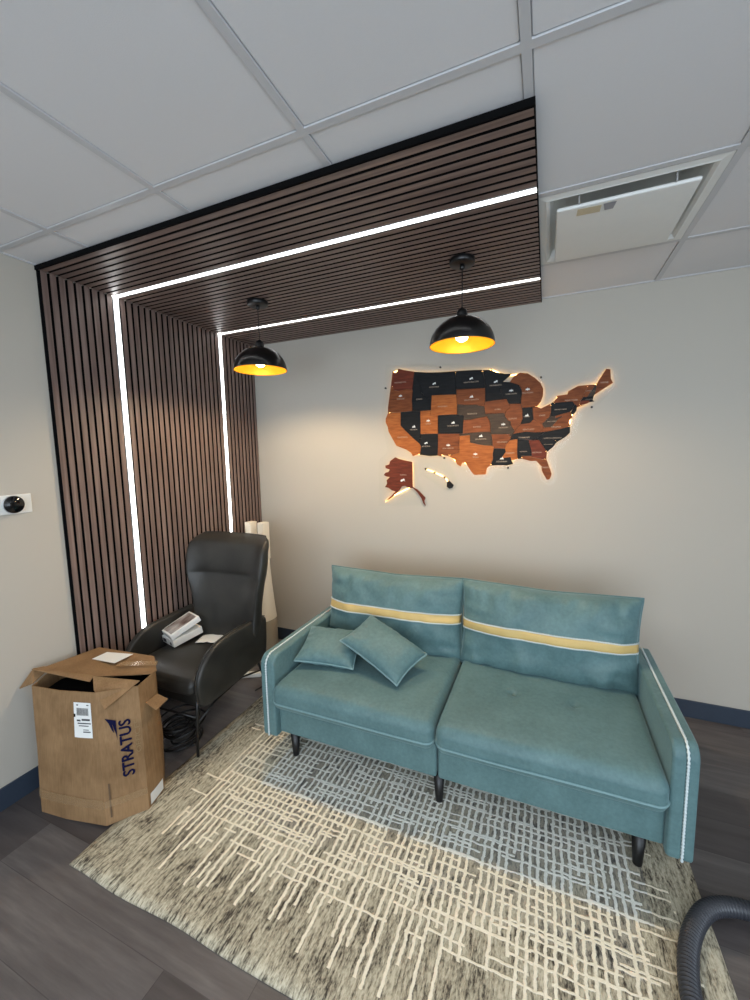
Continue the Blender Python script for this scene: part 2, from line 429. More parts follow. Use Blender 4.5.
sc_ = thing('slat_ceiling_panel', 'dark walnut slat canopy fixed under the ceiling above the sofa', 'slat panel', (0, 0, 0))
b = MB()
for a, c, n in secs: b.box(.0, XR, a, c, H-.008, H-.001)
b.box(0, XR, YF-.006, YF, H-.021, H-.001); b.box(XR, XR+.004, YF-.006, 0, H-.02, H-.001)
b.build('backing', M['felt'], sc_)
m = MB()
for a, c in slat_rows(): m.box(.0215, XR, a, c, H-.0195, H-.008, mat=1); m.add([(.0215,a,H-.02),(XR,a,H-.02),(XR,c,H-.02),(.0215,c,H-.02),(.0215,a,H-.0195),(XR,a,H-.0195),(XR,c,H-.0195),(.0215,c,H-.0195)], [(3,2,1,0),(0,1,5,4),(1,2,6,5),(2,3,7,6),(3,0,4,7)], mat=0)
m.build('slats', [M['slat_c'], M['felt']], sc_)
for y, lab in ((S1, 'long white light strip up the slat wall and overhead, nearer the viewer'), (S2, 'white light strip up the slat wall and overhead, nearer the corner')):
    L = thing('led_light_strip', lab, 'light strip', (0, y, 0), group='light strips in the slat panelling')
    w = .0165; e = .0085; Z = H-.02
    MB().box(.0, .005, -w, w, hb, H-.012).box(.005, .0205, -w, -w+.0025, hb, Z).box(.005, .0205, w-.0025, w, hb, Z).build('wall_channel', M['white'], L)
    MB().box(.0051, .0125, -e, e, hb, H-.0125).build('wall_diffuser', M['led'], L)
    MB().box(.0, XR, -w, w, H-.005, H-.001).box(.02, XR, -w, -w+.0025, Z, H-.005).box(.02, XR, w-.0025, w, Z, H-.005).build('overhead_channel', M['white'], L)
    MB().box(.0, XR-.002, -e, e, H-.0125, H-.0051).build('overhead_diffuser', M['led'], L)

# ------------------------------------------------------------------ ceiling diffuser (air)
dx = (gxs[DI]+gxs[DI+1])/2; dy = (gys[1]+gys[2])/2
D = thing('air_diffuser', 'square white air diffuser with a plain centre plate in the ceiling grid', 'air vent', (dx, dy, H))
w = .292
m = MB(); rings = [(.292, 0), (.268, -.002), (.262, -.004), (.25, .004), (.235, .035), (.19, .07)]
vs = []; fs = []
for r, z in rings:
    vs += [(-r,-r,z),(r,-r,z),(r,r,z),(-r,r,z)]
for k in range(len(rings)-1):
    for i in range(4): a = 4*k+i; b_ = 4*k+(i+1) % 4; fs.append((a, b_, b_+4, a+4))
fs.append((20,21,22,23)); m.add(vs, fs); m.build('frame', M['diff'], D, recalc=False)
pl_ = rbox(.226, .226, .007, .0065, n=2); o = pl_.build('centre_plate', M['diff'], D); o.location = (0, .0, -.022)
m = MB()
for x_, y_ in ((-.15, -.235), (.15, -.235), (-.15, .235), (.15, .235)): MB().box(x_-.002, x_+.002, y_-.006, y_+.006, -.022, .03).build('bracket', M['alu'], D)
st = MB().box(-.06, .02, 0, .001, 0, .045).build('torn_tape', simple('torn_tape_tan', (206,190,158), .6), D)
st.rotation_euler = (PI/2, 0, .05); st.location = (-.095, -.165, -.0305)
st = MB().add([(-.02,0,0),(.022,0,0),(.014,-.045,0),(-.014,-.045,0)], [(0,1,2,3)]).add([(-.02,0,-.0008),(.022,0,-.0008),(.014,-.045,-.0008),(-.014,-.045,-.0008)], [(3,2,1,0)]).build('grey_sticker', simple('grey_film', (150,150,156), .5), D)
st.rotation_euler = (0, 0, PI); st.location = (-.045, -.212, -.0298)

# ------------------------------------------------------------------ pendants
P = thing('pendant_lamp', 'black dome pendant lamp with gold inside, hanging nearer the slat wall', 'pendant lamp', (.69, -.776, H-.02), group='black dome pendants')
MB().lathe([(.0, 0), (.058, 0), (.06, -.003), (.06, -.022), (.056, -.026), (.0, -.026)], 40).lathe([(.012,-.026),(.012,-.045),(.004,-.05)], 16).build('canopy', M['black'], P)
MB().tube([(0,0,-.03), (.001,0,-.12), (0,0,-.235)], .0028, 8).build('cord', M['black'], P)
MB().lathe([(.0,-.222),(.010,-.222),(.013,-.228),(.022,-.232),(.026,-.246),(.026,-.262),(.03,-.27),(.0,-.272)], 28).build('socket_cap', M['black'], P)
zr = -.395
prof = []
for i in range(19):
    a = PI/2*i/18; prof.append((.155*math.sin(a)+.0001, zr + .133*math.cos(a)))
prof = [(.02, prof[0][1])] + [q for q in prof if q[0] > .022]
MB().lathe(prof, 64, close=None).build('shade', M['satin'], P, recalc=False)
ip = [(r-.0035 if r > .03 else r, z-.0035) for r, z in prof[:-1]] + [(.1515, zr)]
lining = MB().lathe(ip, 64, close=None).build('shade_lining', M['gold'], P, recalc=False)
MB().lathe([(.155, zr), (.1555, zr-.002), (.1535, zr-.003), (.1515, zr)], 64, close=None).build('rim', M['gold'], P)
MB().lathe([(.0001,-.272),(.014,-.272),(.014,-.30),(.0001,-.302)], 16).build('bulb_holder', M['black'], P)
bp = [(.0001,-.298),(.012,-.30),(.017,-.315),(.028,-.335),(.031,-.35),(.027,-.365),(.014,-.376),(.0001,-.379)]
bulb = MB().lathe(bp, 24).build('bulb', M['bulb'], P)
P2 = copy_tree(P); P2.location.x = 1.893
P2['label'] = 'black dome pendant lamp with gold inside, hanging above the wall map'
for x in (.69, 1.893):
    l = bpy.data.lights.new('pendant_glow', 'SPOT'); l.energy = 33; l.color = (1,.78,.5); l.shadow_soft_size = .03; l.spot_size = math.radians(165); l.spot_blend = .4
    o = bpy.data.objects.new('pendant_glow', l); COL.objects.link(o); o.location = (x, -.776, H-.02-.39)

# ------------------------------------------------------------------ rug
nx, ny = 60, 40; x0, x1, y0, y1 = .562, 2.838, -1.975, -.45
m = MB(); vs = []; fs = []
for j in range(ny+1):
    for i in range(nx+1):
        u, v = i/nx, j/ny; x = x0+(x1-x0)*u; y = y0+(y1-y0)*v
        e = noise.noise((x*2.3, y*2.3, 1.0))*.012; 
        if j == 0: y += noise.noise((x*3, 0, 2))*.012
        if i in (0, nx): x += noise.noise((0, y*3, 5))*.006
        if i == 0 and j < 3: x += .01*(3-j)/3; 
        z = .012 + .001*noise.noise((x*60, y*60, 0))
        if i in (0, nx) or j in (0, ny): z = .006
        vs.append((x, y, z))
for j in range(ny):
    for i in range(nx): a = j*(nx+1)+i; fs.append((a, a+1, a+nx+2, a+nx+1))
m.add(vs, fs, smooth=True)
o = len(vs); ring = [i for i in range(nx+1)] + [j*(nx+1)+nx for j in range(1, ny+1)] + [ny*(nx+1)+i for i in range(nx-1, -1, -1)] + [j*(nx+1) for j in range(ny-1, 0, -1)]
m.v += [(vs[k][0], vs[k][1], .0005) for k in ring]
for k in range(len(ring)): a, b_ = ring[k], ring[(k+1) % len(ring)]; m.f.append((b_, a, o+k, o+(k+1) % len(ring))); m.m.append(0); m.sm.append(False)
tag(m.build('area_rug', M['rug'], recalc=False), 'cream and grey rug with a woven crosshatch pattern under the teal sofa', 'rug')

# ------------------------------------------------------------------ sofa
SOFA = thing('sofa', 'teal two-seat sofa with gold striped back cushions on black legs', 'sofa', (1.868, -.80, .0135))
def L(x, y, z): return (x-1.868, y+.80, z-.012)
for a, b_ in ((1.018, 1.864), (1.872, 2.718)):
    q = rbox((b_-a)/2, .382, .083, .012, n=3); o = q.build('base_frame', M['teal'], SOFA); o.location = L((a+b_)/2, -.802, .235)
# arms: padded panel, braid, outer board
def arm(inner, sign):
    prof = []
    def corner(cy, cz, r, a0, a1, n=8):
        for i in range(n+1): a = math.radians(a0+(a1-a0)*i/n); prof.append((cy+r*math.cos(a), cz+r*math.sin(a)))
    yf, yb, zb, zt = -1.215, -.40, .135, .578
    corner(yf+.02, zb+.02, .02, 270, 180, 4); corner(yf+.055, zt-.055, .055, 180, 90, 8); corner(yb-.05, zt-.05, .05, 90, 0, 6); corner(yb-.02, zb+.02, .02, 0, -90, 3)
    xa, xb, xc = inner, inner+sign*.047, inner+sign*.082
    root = MB().prism(prof, lambda u, v: L(xa, u, v), lambda u, v: L(xb, u, v)).build('armrest', M['teal'], SOFA, bevel=.012, seg=4, angle=60)
    MB().prism(prof, lambda u, v: L(xb, u, v), lambda u, v: L(xc, u, v)).build('outer_board', M['teal'], root, bevel=.009, seg=3, angle=60)
    # twisted braid along the join
    path = [p for p in prof if not (p[1] < zb+.019 and p[0] > yf+.03)]
    path = [(yf-.001, zb+.005)] + [p for p in path if p[0] < yf+.001 or p[1] > zb+.1]
    pts = []
    for (a, b2), (c, d) in zip(path[:-1], path[1:]):
        n = max(1, int(math.hypot(c-a, d-b2)/.004))
        for i in range(n): pts.append((a+(c-a)*i/n, b2+(d-b2)*i/n))
    P3 = [L(xb, u, v) for u, v in pts]
    MB().tube(P3, lambda i: .0042+.0016*math.sin(i*1.9), 8).build('braid', M['braid'], root)
arm(1.018, -1); arm(2.718, 1)
# back board behind the cushions
o = rbox(.85, .035, .20, .02, n=3).build('back_board', M['teal'], SOFA); o.location = L(1.868, -.425, .36)
# legs
def leg(x, y):
    m = MB().lathe([(.016, 0), (.017, .004), (.026, .14), (.0001, .141)], 20); o = m.build('leg', M['legw'], SOFA); o.location = L(x, y, .012)
for x in (1.087, 1.868, 2.648):
    leg(x, -1.145); leg(x, -.50)
# seat cushions
def seat(cx, hw, seed, tuft=None):
    hy, hz = .332, .067
    cyy = -.918
    def fn(x, y, z):
        # crowned front roll
        if z > -.02 and y < -hy+.1: z -= .014*((-hy+.1-y)/.1)**2*min(1, (z+.02)/.07)
        n = noise.noise((x*3+seed, y*3, z*3))*.004 + noise.noise((x*9+seed, y*9, z*9))*.0015
        k_ = max(0, min(1, (z+.01)/.05)); z += n*k_; y += n*.6*k_
        if tuft:
            for tx, ty in tuft:
                d = math.hypot(x-tx, (y-ty)); 
                if z > 0: z -= .016*math.exp(-(d/.016)**2)+.008*math.exp(-(d/.05)**2)
        return x, y, z
    q = rbox(hw, hy, hz, .04, n=56, dome=.014, fn=fn)
    c = q.build('seat_cushion', M['teal'], SOFA); c.location = L(cx, cyy, .381)
    # piping below the roll, on front and sides
    pts = []
    r = .045; e = .002
    zz = -.026
    for i in range(9): pts.append((-hw-e+.001, .28-(.28+hy-r)*i/8, zz))
    for i in range(1, 8): a = PI+PI/2*i/8; pts.append((-hw+r+(r+e)*math.cos(a), -hy+r+(r+e)*math.sin(a), zz))
    for i in range(41): pts.append((-hw+r+(2*hw-2*r)*i/40, -hy-e+noise.noise(((-hw+r+(2*hw-2*r)*i/40)*3+seed, -hy*3, 0))*.003, zz))
    for i in range(1, 8): a = 1.5*PI+PI/2*i/8; pts.append((hw-r+(r+e)*math.cos(a), -hy+r+(r+e)*math.sin(a), zz))
    for i in range(9): pts.append((hw+e-.001, -hy+r+(.28+hy-r)*i/8, zz))
    MB().tube(pts, .0042, 8).build('piping', M['teal_pipe'], c)
    if tuft:
        for tx, ty in tuft: MB().lathe([(.0001, .003), (.007, .001), (.009, -.003)], 12, c=(tx, ty, hz+.014-.02)).build('button', M['teal'], c)
seat(1.4415, .4215, 1.0)
seat(2.2945, .4215, 5.0, [(-.125, .03), (.135, .03)])

# pillow-like cushions
def pillow_fn(w, h, d, seed, pw=4, pinch=.05, wr=.006):
    def S(u, v, side):
        x = w/2*u*(1-pinch*(1-v*v)*(abs(u)**3)); z = h/2*v*(1-pinch*(1-u*u)*(abs(v)**3))
        tt = max(0, (1-abs(u)**pw)*(1-abs(v)**pw))**.5
        e = (1-tt)
        n = noise.noise((x*6+seed, z*6, side*3))*wr*1.2
        # gathers radiating from the seam
        gat = math.sin(u*17+seed*2+noise.noise((u*3, v*2, seed))*4)*wr*.7*max(0, abs(v)-.35) + math.sin(v*15+seed+noise.noise((u*2, v*3, seed))*4)*wr*.8*max(0, abs(u)-.5) + math.sin(u*41+seed*3+noise.noise((u*5, v*2, seed+3))*5)*wr*.5*max(0, abs(v)-.45) + noise.noise((x*14+seed, z*9, 1))*wr*.5
        y = side*(d/2*tt + (n+gat)*min(1, tt*1.6))
        sag = -.0*v
        return (x, y + sag, z)
    return S
def build_pillow(S, name, mat, parent=None, n=40, nv=32):
    m = MB(); m.smooth = True; idx = {}
    def V(i, j, side):
        b_ = i in (0, n) or j in (0, nv); k = (i, j, 0 if b_ else side)
        if k not in idx:
            u = -math.cos(PI*i/n)*.35+.65*(2*i/n-1); v = -math.cos(PI*j/nv)*.35+.65*(2*j/nv-1)
            m.v.append(S(u, v, side)); idx[k] = len(m.v)-1
        return idx[k]
    for side in (-1, 1):
        for i in range(n):
            for j in range(nv):
                q = (V(i,j,side), V(i+1,j,side), V(i+1,j+1,side), V(i,j+1,side)); m.f.append(q if side < 0 else q[::-1]); m.m.append(0); m.sm.append(True)
    return m.build(name, mat, parent)
def seam(S, parent, mat, r=.004, name='piping'):
    pts = []
    for i in range(30): pts.append(S(-1+2*i/30, -1, -1))
    for i in range(30): pts.append(S(1, -1+2*i/30, -1))
    for i in range(30): pts.append(S(1-2*i/30, 1, -1))
    for i in range(30): pts.append(S(-1, 1-2*i/30, -1))
    return MB().tube(pts, r, 8, closed=True).build(name, mat, parent)
def back_cushion(cx, cy, cz, w, h, seed, tilt, rz, vb):
    S0 = pillow_fn(w, h, .26, seed, pw=3.2, pinch=.045, wr=.021)
    def S(u, v, side):
        x, y, z = S0(u, v, side)
        # the soft top slumps a little between the corners; a pull at the band
        z -= .006*max(0, v)*math.exp(-((u-.1)/.35)**2)*(1-abs(u))
        return x, y, z
    c = build_pillow(S, 'back_cushion', M['teal'], SOFA, 56, 40)
    c.location = L(cx, cy, cz); c.rotation_euler = (tilt, 0, rz)
    seam(S, c, M['teal'], .0045)
    v0, v1 = vb
    def strip(va, vb2, off, name, mat, seg=5):
        m = MB(); m.smooth = True; n = 70; vs = []
        for i in range(n+1):
            u = -1+2*i/n
            dr = -.05*math.exp(-((u+1)/.12)**2)*0
            for j in range(seg+1):
                v = va+(vb2-va)*j/seg + dr; x, y, z = S(u*.997, v, -1); vs.append((x*1.003, y-off*(1 if 0<j<seg else .2), z))
        fs = [(i*(seg+1)+j, (i+1)*(seg+1)+j, (i+1)*(seg+1)+j+1, i*(seg+1)+j+1) for i in range(n) for j in range(seg)]
        m.add(vs, fs); o = m.build(name, mat, c, recalc=False)
        sd = o.modifiers.new('thick', 'SOLIDIFY'); sd.thickness = .0015; sd.offset = 0
        return o
    bo = strip(v0, v1, .004, 'gold_band', M['band']); 
    for vv in (v0, v1):
        pts = []
        n = 260
        for i in range(n+1):
            x, y, z = S((-1+2*i/n)*.995, vv + .012*math.sin(i*1.7), -1); pts.append((x*1.004, y-.0035, z))
        MB().tube(pts, .0028, 6).build('band_braid', M['braid'], c)
back_cushion(1.435, -.56, .645, .885, .475, 2.0, math.radians(-9), math.radians(0), (-.06, .15))
back_cushion(2.296, -.585, .648, .885, .475, 8.0, math.radians(-9), math.radians(-2), (-.10, .11))

# throw pillows
def throw(name, label, corner, ex, ey, w, h, d, seed, group):
    """corner: front corner point; ex, ey: directions of the two edges"""
    ex = Vector(ex).normalized(); n_ = ex.cross(Vector(ey)).normalized(); ey = n_.cross(ex)
    c = Vector(corner) + ex*w/2 + ey*h/2
    S = pillow_fn(w, h, d, seed, pw=3, pinch=.07, wr=.008)
    o = build_pillow(S, name, M['teal'], None, 30, 30)
    R_ = Matrix((ex, -n_, ey)).transposed().to_4x4(); o.matrix_world = Matrix.Translation(c) @ R_
    tag(o, label, 'throw pillow', group)
    seam(S, o, M['teal_pipe'], .004)
throw('throw_pillow', 'small teal throw pillow lying flatter against the left sofa arm', (1.045, -1.07, .497), (.325, .055, -.012), (0.02, .20, .062), .335, .27, .10, 3.0, 'small throw pillows')
throw('throw_pillow', 'small teal throw pillow leaning on the other one, nearer the sofa middle', (1.276, -.965, .605), (.375, -.11, -.125), (.04, .20, .07), .40, .25, .12, 11.0, 'small throw pillows')

# ------------------------------------------------------------------ armchair
CH = thing('armchair', 'black leather wingback armchair with thin metal legs by the slat wall', 'armchair', (.350, -1.05, 0))
cx, cy = .350, -1.05
def back_row(z):
    tb = [(.36,.235),(.5,.242),(.6,.25),(.70,.262),(.80,.285),(.88,.305),(.97,.315),(1.05,.310),(1.09,.290),(1.115,.25)]
    w = np.interp(z, [a for a, b in tb], [b for a, b in tb])
    yc = np.interp(z, [.36,.45,1.115], [.20,.19,.275]); wing = np.interp(z, [.36,.6,.85,1.03,1.115], [.03,.05,.09,.085,.03])
    th = np.interp(z, [.36,.9,1.05,1.09,1.115], [.10,.085,.075,.06,.03])
    return w, yc, wing, th
def back_pt(s_, z, front):
    w, yc, wing, th = back_row(z)
    x = .078 + w*s_; y = yc - wing*abs(s_)**3.2
    if front:
        k = (1-s_*s_)
        def pad(a, b_): return math.sin(PI*(z-a)/(b_-a))**.55 if a < z < b_ else 0
        bul = .030*pad(.40, .858)+.034*pad(.862, 1.11)
        y -= th*.5 + bul*max(0, k)**.5 + .006*noise.noise((x*7, z*7, 2))
        if z > 1.07: y += (z-1.07)*.8
    else: y += th*.5*(1-.5*abs(s_)**4)
    return (x, y, z)
m = MB(); m.smooth = True
zs = [.36+(.86-.36)*i/18 for i in range(19)] + [.872,.885,.90,.92,.945,.97,.995,1.02,1.04,1.055,1.07,1.082,1.092,1.102,1.11,1.115]
ss = [-1+2*i/24 for i in range(25)]
rows = []
for z in zs:
    r = [back_pt(math.sin(PI/2*q)*.25+q*.75, z, True) for q in ss] + [back_pt(math.sin(PI/2*q)*.25+q*.75, z, False) for q in reversed(ss)]
    rows.append(r)
n = len(rows[0]); vs = [p for r in rows for p in r]; fs = []
for j in range(len(rows)-1):
    for i in range(n): fs.append((j*n+i, j*n+(i+1) % n, (j+1)*n+(i+1) % n, (j+1)*n+i))
for base in (0, (len(rows)-1)*n):
    for i in range(24): fs.append((base+i, base+i+1, base+n-2-i, base+n-1-i))
m.add(vs, fs); bk = m.build('backrest', M['leather'], CH, subsurf=1)
# seat
def sfn(x, y, z):
    if y < -.12: z -= .035*((-.12-y)/.18)**2*(.3+.7*max(0, min(1, (z+.03)/.07)))
    x *= 1 - .05*max(0, y/.26)
    z += .004*noise.noise((x*6, y*6, 0))*max(0, min(1, z/.04))
    return x, y-.012*math.cos(x/.25*PI/2), z
o = rbox(.245, .275, .05, .035, n=14, dome=.012, fn=sfn).build('seat', M['leather'], CH); o.location = (0, -.03, .395)
# base shell under the seat (tapering apron)
pr = [(-.27,.375),(.22,.36),(.20,.30),(.05,.27),(-.20,.235),(-.25,.25)]
MB().prism(pr, lambda u, v: (-.235, u, v), lambda u, v: (.235, u, v)).build('seat_base', M['leather'], CH, bevel=.02, seg=3)
# arms
def chair_arm(sg):
    out = [(.235,.597),(.215,.605),(.12,.607),(0,.607),(-.10,.602),(-.17,.588),(-.225,.56),(-.27,.52),(-.30,.475),(-.312,.43),(-.31,.38),(-.30,.33),(-.285,.29),(-.25,.268),(-.10,.283),(.05,.305),(.19,.325),(.22,.34),(.225,.45),(.232,.54)]
    ins = {d: inset(out, d) if d else out for d in (.014, .004, 0)}
    m = MB(); xs0, xs1 = .252, .292
    def X(x, u, v): return sg*(x + .012*math.sin((v-.27)/.34*PI) + .018*(v-.3) - .03*max(0, -u-.12) + .10*max(0, u-.02))
    N_ = len(out); c0 = (sum(p[0] for p in out)/N_, sum(p[1] for p in out)/N_)
    vs = []; fs = []
    sg2 = 1
    layers = [(xs0+.0, .55), (xs0-.004, .88), (xs0+.004, .97), (xs0+.018, 1.0), (xs1-.014, 1.0), (xs1-.002, .97), (xs1+.003, .88), (xs1+.002, .55)]
    for x, k in layers:
        for u, v in out:
            q_ = dict(zip((.55,.88,.97,1.0), (None, .014, .004, 0)))[k]
            uu, vv = (c0[0]+(u-c0[0])*k, c0[1]+(v-c0[1])*k) if q_ is None else ins[q_][out.index((u, v))]; vs.append((X(x, uu, vv), uu, vv))
    for j in range(len(layers)-1):
        for i in range(N_): fs.append((j*N_+i, j*N_+(i+1) % N_, (j+1)*N_+(i+1) % N_, (j+1)*N_+i))
    fs.append(tuple(range(N_))); fs.append(tuple(range((len(layers)-1)*N_, len(layers)*N_)))
    m.add(vs, fs, smooth=True); a = m.build('armrest', M['leather'], CH, subsurf=2)
    pts = [(X(xs1-.022, u, v), u*1.0, v+.0) for u, v in out[:13]]
    # smooth seam cord along the top
    pp = []
    for i in range(len(pts)-1):
        for k in range(4): pp.append(tuple(np.array(pts[i])*(1-k/4)+np.array(pts[i+1])*k/4))
    MB().tube([(p[0]+sg*.004, p[1], p[2]) for p in pp], .0035, 6).build('seam_cord', M['leather'], a)
chair_arm(1); chair_arm(-1)
# metal legs and side rails
for sg in (-1, 1):
    MB().tube([(sg*.262, -.285, .36), (sg*.262, -.297, .26), (sg*.258, -.303, .12), (sg*.256, -.305, .015 if sg > 0 else .001)], lambda i: .0085-.0005*i, 12).build('leg', M['black'], CH)
    MB().tube([(sg*.24, .20, .33), (sg*.25, .25, .2), (sg*.255, .285, .001)], .008, 12).build('leg', M['black'], CH)
    MB().tube([(sg*.259, -.30, .20), (sg*.256, -.16, .25), (sg*.25, .05, .27), (sg*.245, .235, .22)], .006, 10).build('side_rail', M['black'], CH)
MB().tube([(-.256, -.298, .235), (0, -.30, .225), (.256, -.298, .235)], .006, 10).build('front_rail', M['black'], CH)

# ------------------------------------------------------------------ small box and papers on the armchair
SB = thing('product_box', 'small white box with a brown photo on its lid on the armchair seat', 'box', (.085, -1.10, .458), math.radians(-15))
q = rbox(.0725, .095, .0225, .003, n=2).build('box_base', M['paper'], SB); q.location = (.0725, .095, .0225)
q = rbox(.074, .097, .018, .003, n=2).build('lid', M['paper'], SB); q.location = (.0745, .098, .0655); q.rotation_euler = (math.radians(12), math.radians(-3), math.radians(-5)); q.location.z = .082
SB.rotation_euler.x = math.radians(9)
MB().box(-.062, .062, -.085, .085, .0182, .0188).build('lid_picture', M['picture'], q)
MB().box(.012, .05, -.0012, .0001, .010, .034).build('front_label', M['print'], SB)
MB().box(.1, .115, -.0012, .0001, .008, .026).build('small_mark', M['print'], SB)
m = MB(); vs = []; fs = []
for j in range(9):
    for i in range(9):
        u, v = i/8, j/8; vs.append((u*.15, v*.11, .002+.012*abs(noise.noise((u*3, v*3, 4)))+.012*u*v))
for j in range(8):
    for i in range(8): a = j*9+i; fs.append((a, a+1, a+10, a+9))
m.add(vs, fs, smooth=True); o = m.build('paper_sheet', M['paper']); o.location = (.30, -1.05, .462); o.rotation_euler = (0, 0, .35)
sd = o.modifiers.new('t', 'SOLIDIFY'); sd.thickness = .001
tag(o, 'crumpled white paper sheet on the armchair seat beside the product box', 'paper')

# ------------------------------------------------------------------ cardboard carton
CB = thing('cardboard_box', 'large brown cardboard carton with open flaps and blue STRATUS lettering', 'box', (.36, -1.66, .006))
CB.rotation_euler.y = -.018
bx, by = .36, -1.66
bot = [(.187,-1.869),(.337,-1.853),(.55,-1.81),(.65,-1.68),(.618,-1.575),(.47,-1.45),(.16,-1.50),(.10,-1.68)]
top = [(.095,-1.806),(.27,-1.775),(.455,-1.738),(.575,-1.63),(.545,-1.53),(.455,-1.445),(.115,-1.525),(.055,-1.68)]
top = [(.12,-1.815),(.29,-1.795),(.475,-1.755),(.60,-1.64),(.575,-1.535),(.46,-1.445),(.115,-1.50),(.07,-1.68)]
ztop = [.568,.568,.572,.565,.573,.585,.60,.59]
nlev = 14; vs = []; fs = []; N8 = 8; sub = 4
def ringpt(k, t_, lev):
    a = lev/nlev
    def c(i):
        i %= N8; f_ = a
        x = bot[i][0]*(1-f_)+top[i][0]*f_; y = bot[i][1]*(1-f_)+top[i][1]*f_
        # sides stay near-vertical below, lean in at the top
        return Vector((x, y, ztop[i]*a))
    p = c(k)*(1-t_)+c(k+1)*t_
    cen = Vector((.36, -1.66, p.z)); d = (p-cen).normalized()
    amp = .008*math.sin(PI*t_)*math.sin(PI*a) + .006*noise.noise((p.x*7, p.y*7, p.z*5))*math.sin(PI*min(1, a*1.2))
    return p + d*amp
for lev in range(nlev+1):
    for k in range(N8):
        for q in range(sub): vs.append(tuple(ringpt(k, q/sub, lev)-Vector((bx, by, 0))))
NN = N8*sub
for lev in range(nlev):
    for i in range(NN): fs.append((lev*NN+i, lev*NN+(i+1) % NN, (lev+1)*NN+(i+1) % NN, (lev+1)*NN+i))
fs.append(tuple(reversed(range(NN))))
m = MB(); m.add(vs, fs, smooth=False); body = m.build('carton_body', M['carton'], CB)
sd = body.modifiers.new('t', 'SOLIDIFY'); sd.thickness = .004; sd.offset = -1
def sheet(name, pts, mat, parent=CB, th=.004, sub_=0, local=True):
    m = MB(); n = len(pts); P_ = [Vector(p)-Vector((bx, by, 0)) for p in pts] if local else [Vector(p) for p in pts]
    nrm = (P_[1]-P_[0]).cross(P_[-1]-P_[0]).normalized()*th
    m.add([tuple(p) for p in P_]+[tuple(p-nrm) for p in P_], [tuple(range(n)), tuple(reversed(range(n, 2*n)))]+[(i+n, (i+1) % n+n, (i+1) % n, i) for i in range(n)])
    return m.build(name, mat, parent)
# closed rear of the top, raised front panel, folded flaps
sheet('top_panel', [(.062,-1.735,.606),(.385,-1.700,.603),(.50,-1.60,.578),(.575,-1.55,.572),(.578,-1.525,.575),(.46,-1.443,.588),(.113,-1.497,.607)], M['carton'])
sheet('lid_flap', [(.045,-1.772,.614),(.405,-1.728,.598),(.385,-1.695,.606),(.06,-1.730,.610)], M['carton'])
sheet('corner_flap', [(.385,-1.700,.602),(.60,-1.628,.582),(.535,-1.755,.505),(.44,-1.735,.565)], M['carton'])
sheet('side_flap', [(.10,-1.80,.57),(.065,-1.70,.60),(.045,-1.765,.615),(.025,-1.82,.54)], M['carton'])
sheet('loose_tab', [(.607,-1.618,.468),(.604,-1.553,.475),(.672,-1.552,.462),(.682,-1.622,.452)], M['carton'])
ctop = (sum(p[0] for p in top)/8, sum(p[1] for p in top)/8)
MB().prism([(ctop[0]+(p[0]-ctop[0])*.93-bx, ctop[1]+(p[1]-ctop[1])*.93-by) for p in top], lambda u, v: (u, v, .515), lambda u, v: (u, v, .520)).build('interior_shade_sheet', M['felt'], CB)  # black sheet added below the flaps, standing in for the carton's interior shade
sheet('document', [(.215,-1.598,.6085),(.365,-1.585,.6055),(.362,-1.485,.6035),(.215,-1.522,.6085)], M['paper'], th=.001)
# labels and print laid on the faces
def faceframe(k0, k1):
    A0, A1 = Vector((*bot[k0], 0)), Vector((*bot[k1], 0)); B0, B1 = Vector((*top[k0], ztop[k0])), Vector((*top[k1], ztop[k1]))
    n_ = (A1-A0).cross(B0-A0).normalized()
    if n_.y > 0 and n_.x < 0: n_ = -n_
    def f_(s_, z, off=.0):
        a = z/.57; lo = A0*(1-s_)+A1*s_; hi = B0*(1-s_)+B1*s_; p = lo*(1-a)+hi*a
        ss_ = max(0, min(1, s_))
        bul = .008*math.sin(PI*ss_)*math.sin(PI*min(1, max(0, a)))
        q = Vector((p.x, p.y, p.z)); amp = .006*noise.noise((q.x*7, q.y*7, q.z*5))*math.sin(PI*min(1, max(0, a)*1.2))
        return p + n_*(bul+off+max(amp, 0)+.0012) - Vector((bx, by, 0))
    return f_
F1 = faceframe(1, 2); F2 = faceframe(2, 3); F3 = faceframe(3, 4); F0 = faceframe(0, 1)
def on_face(F, rects, name, mat, off=.0, parent=CB, nseg=4):
    m = MB()
    for s0, s1, z0, z1 in rects:
        vs = []; 
        for j in range(nseg+1):
            for i in range(nseg+1): vs.append(tuple(F(s0+(s1-s0)*i/nseg, z0+(z1-z0)*j/nseg, off)))
        m.add(vs, [(j*(nseg+1)+i, j*(nseg+1)+i+1, (j+1)*(nseg+1)+i+1, (j+1)*(nseg+1)+i) for j in range(nseg) for i in range(nseg)])
    return m.build(name, mat, parent)
lb = on_face(F1, [(.42,.88,.375,.525)], 'shipping_label', M['paper'], .001)
bars = [(.50+.013*k, .50+.013*k+.004+.004*(k*7 % 3)/2, .47, .502) for k in range(24)]
bars += [(.50, .60, .445, .452), (.63, .84, .448, .456), (.52,.86,.434,.439), (.55,.8,.424,.428), (.66,.84,.398,.403), (.66,.80,.408,.411), (.5,.55,.512,.517), (.77,.83,.513,.517)]
on_face(F1, bars, 'label_print', M['print'], .002, lb, 1)
on_face(F1, [(.415,.465,.462,.476)], 'label_hole', M['felt'], .002, lb, 1)
lb2 = on_face(F3, [(.10,.92,.012,.062)], 'corner_sticker', M['paper'], .0015)
on_face(F2, [(.11,.15,.03,.175)], 'edge_print', simple('brown_print', (92,70,48), .7), .0025)
on_face(F2, [(.0,1.0,.075,.105)], 'packing_tape', M['tape'], .0035, nseg=10)
on_face(F1, [(.0,1.0,.07,.11)], 'packing_tape', M['tape'], .0035, nseg=10)
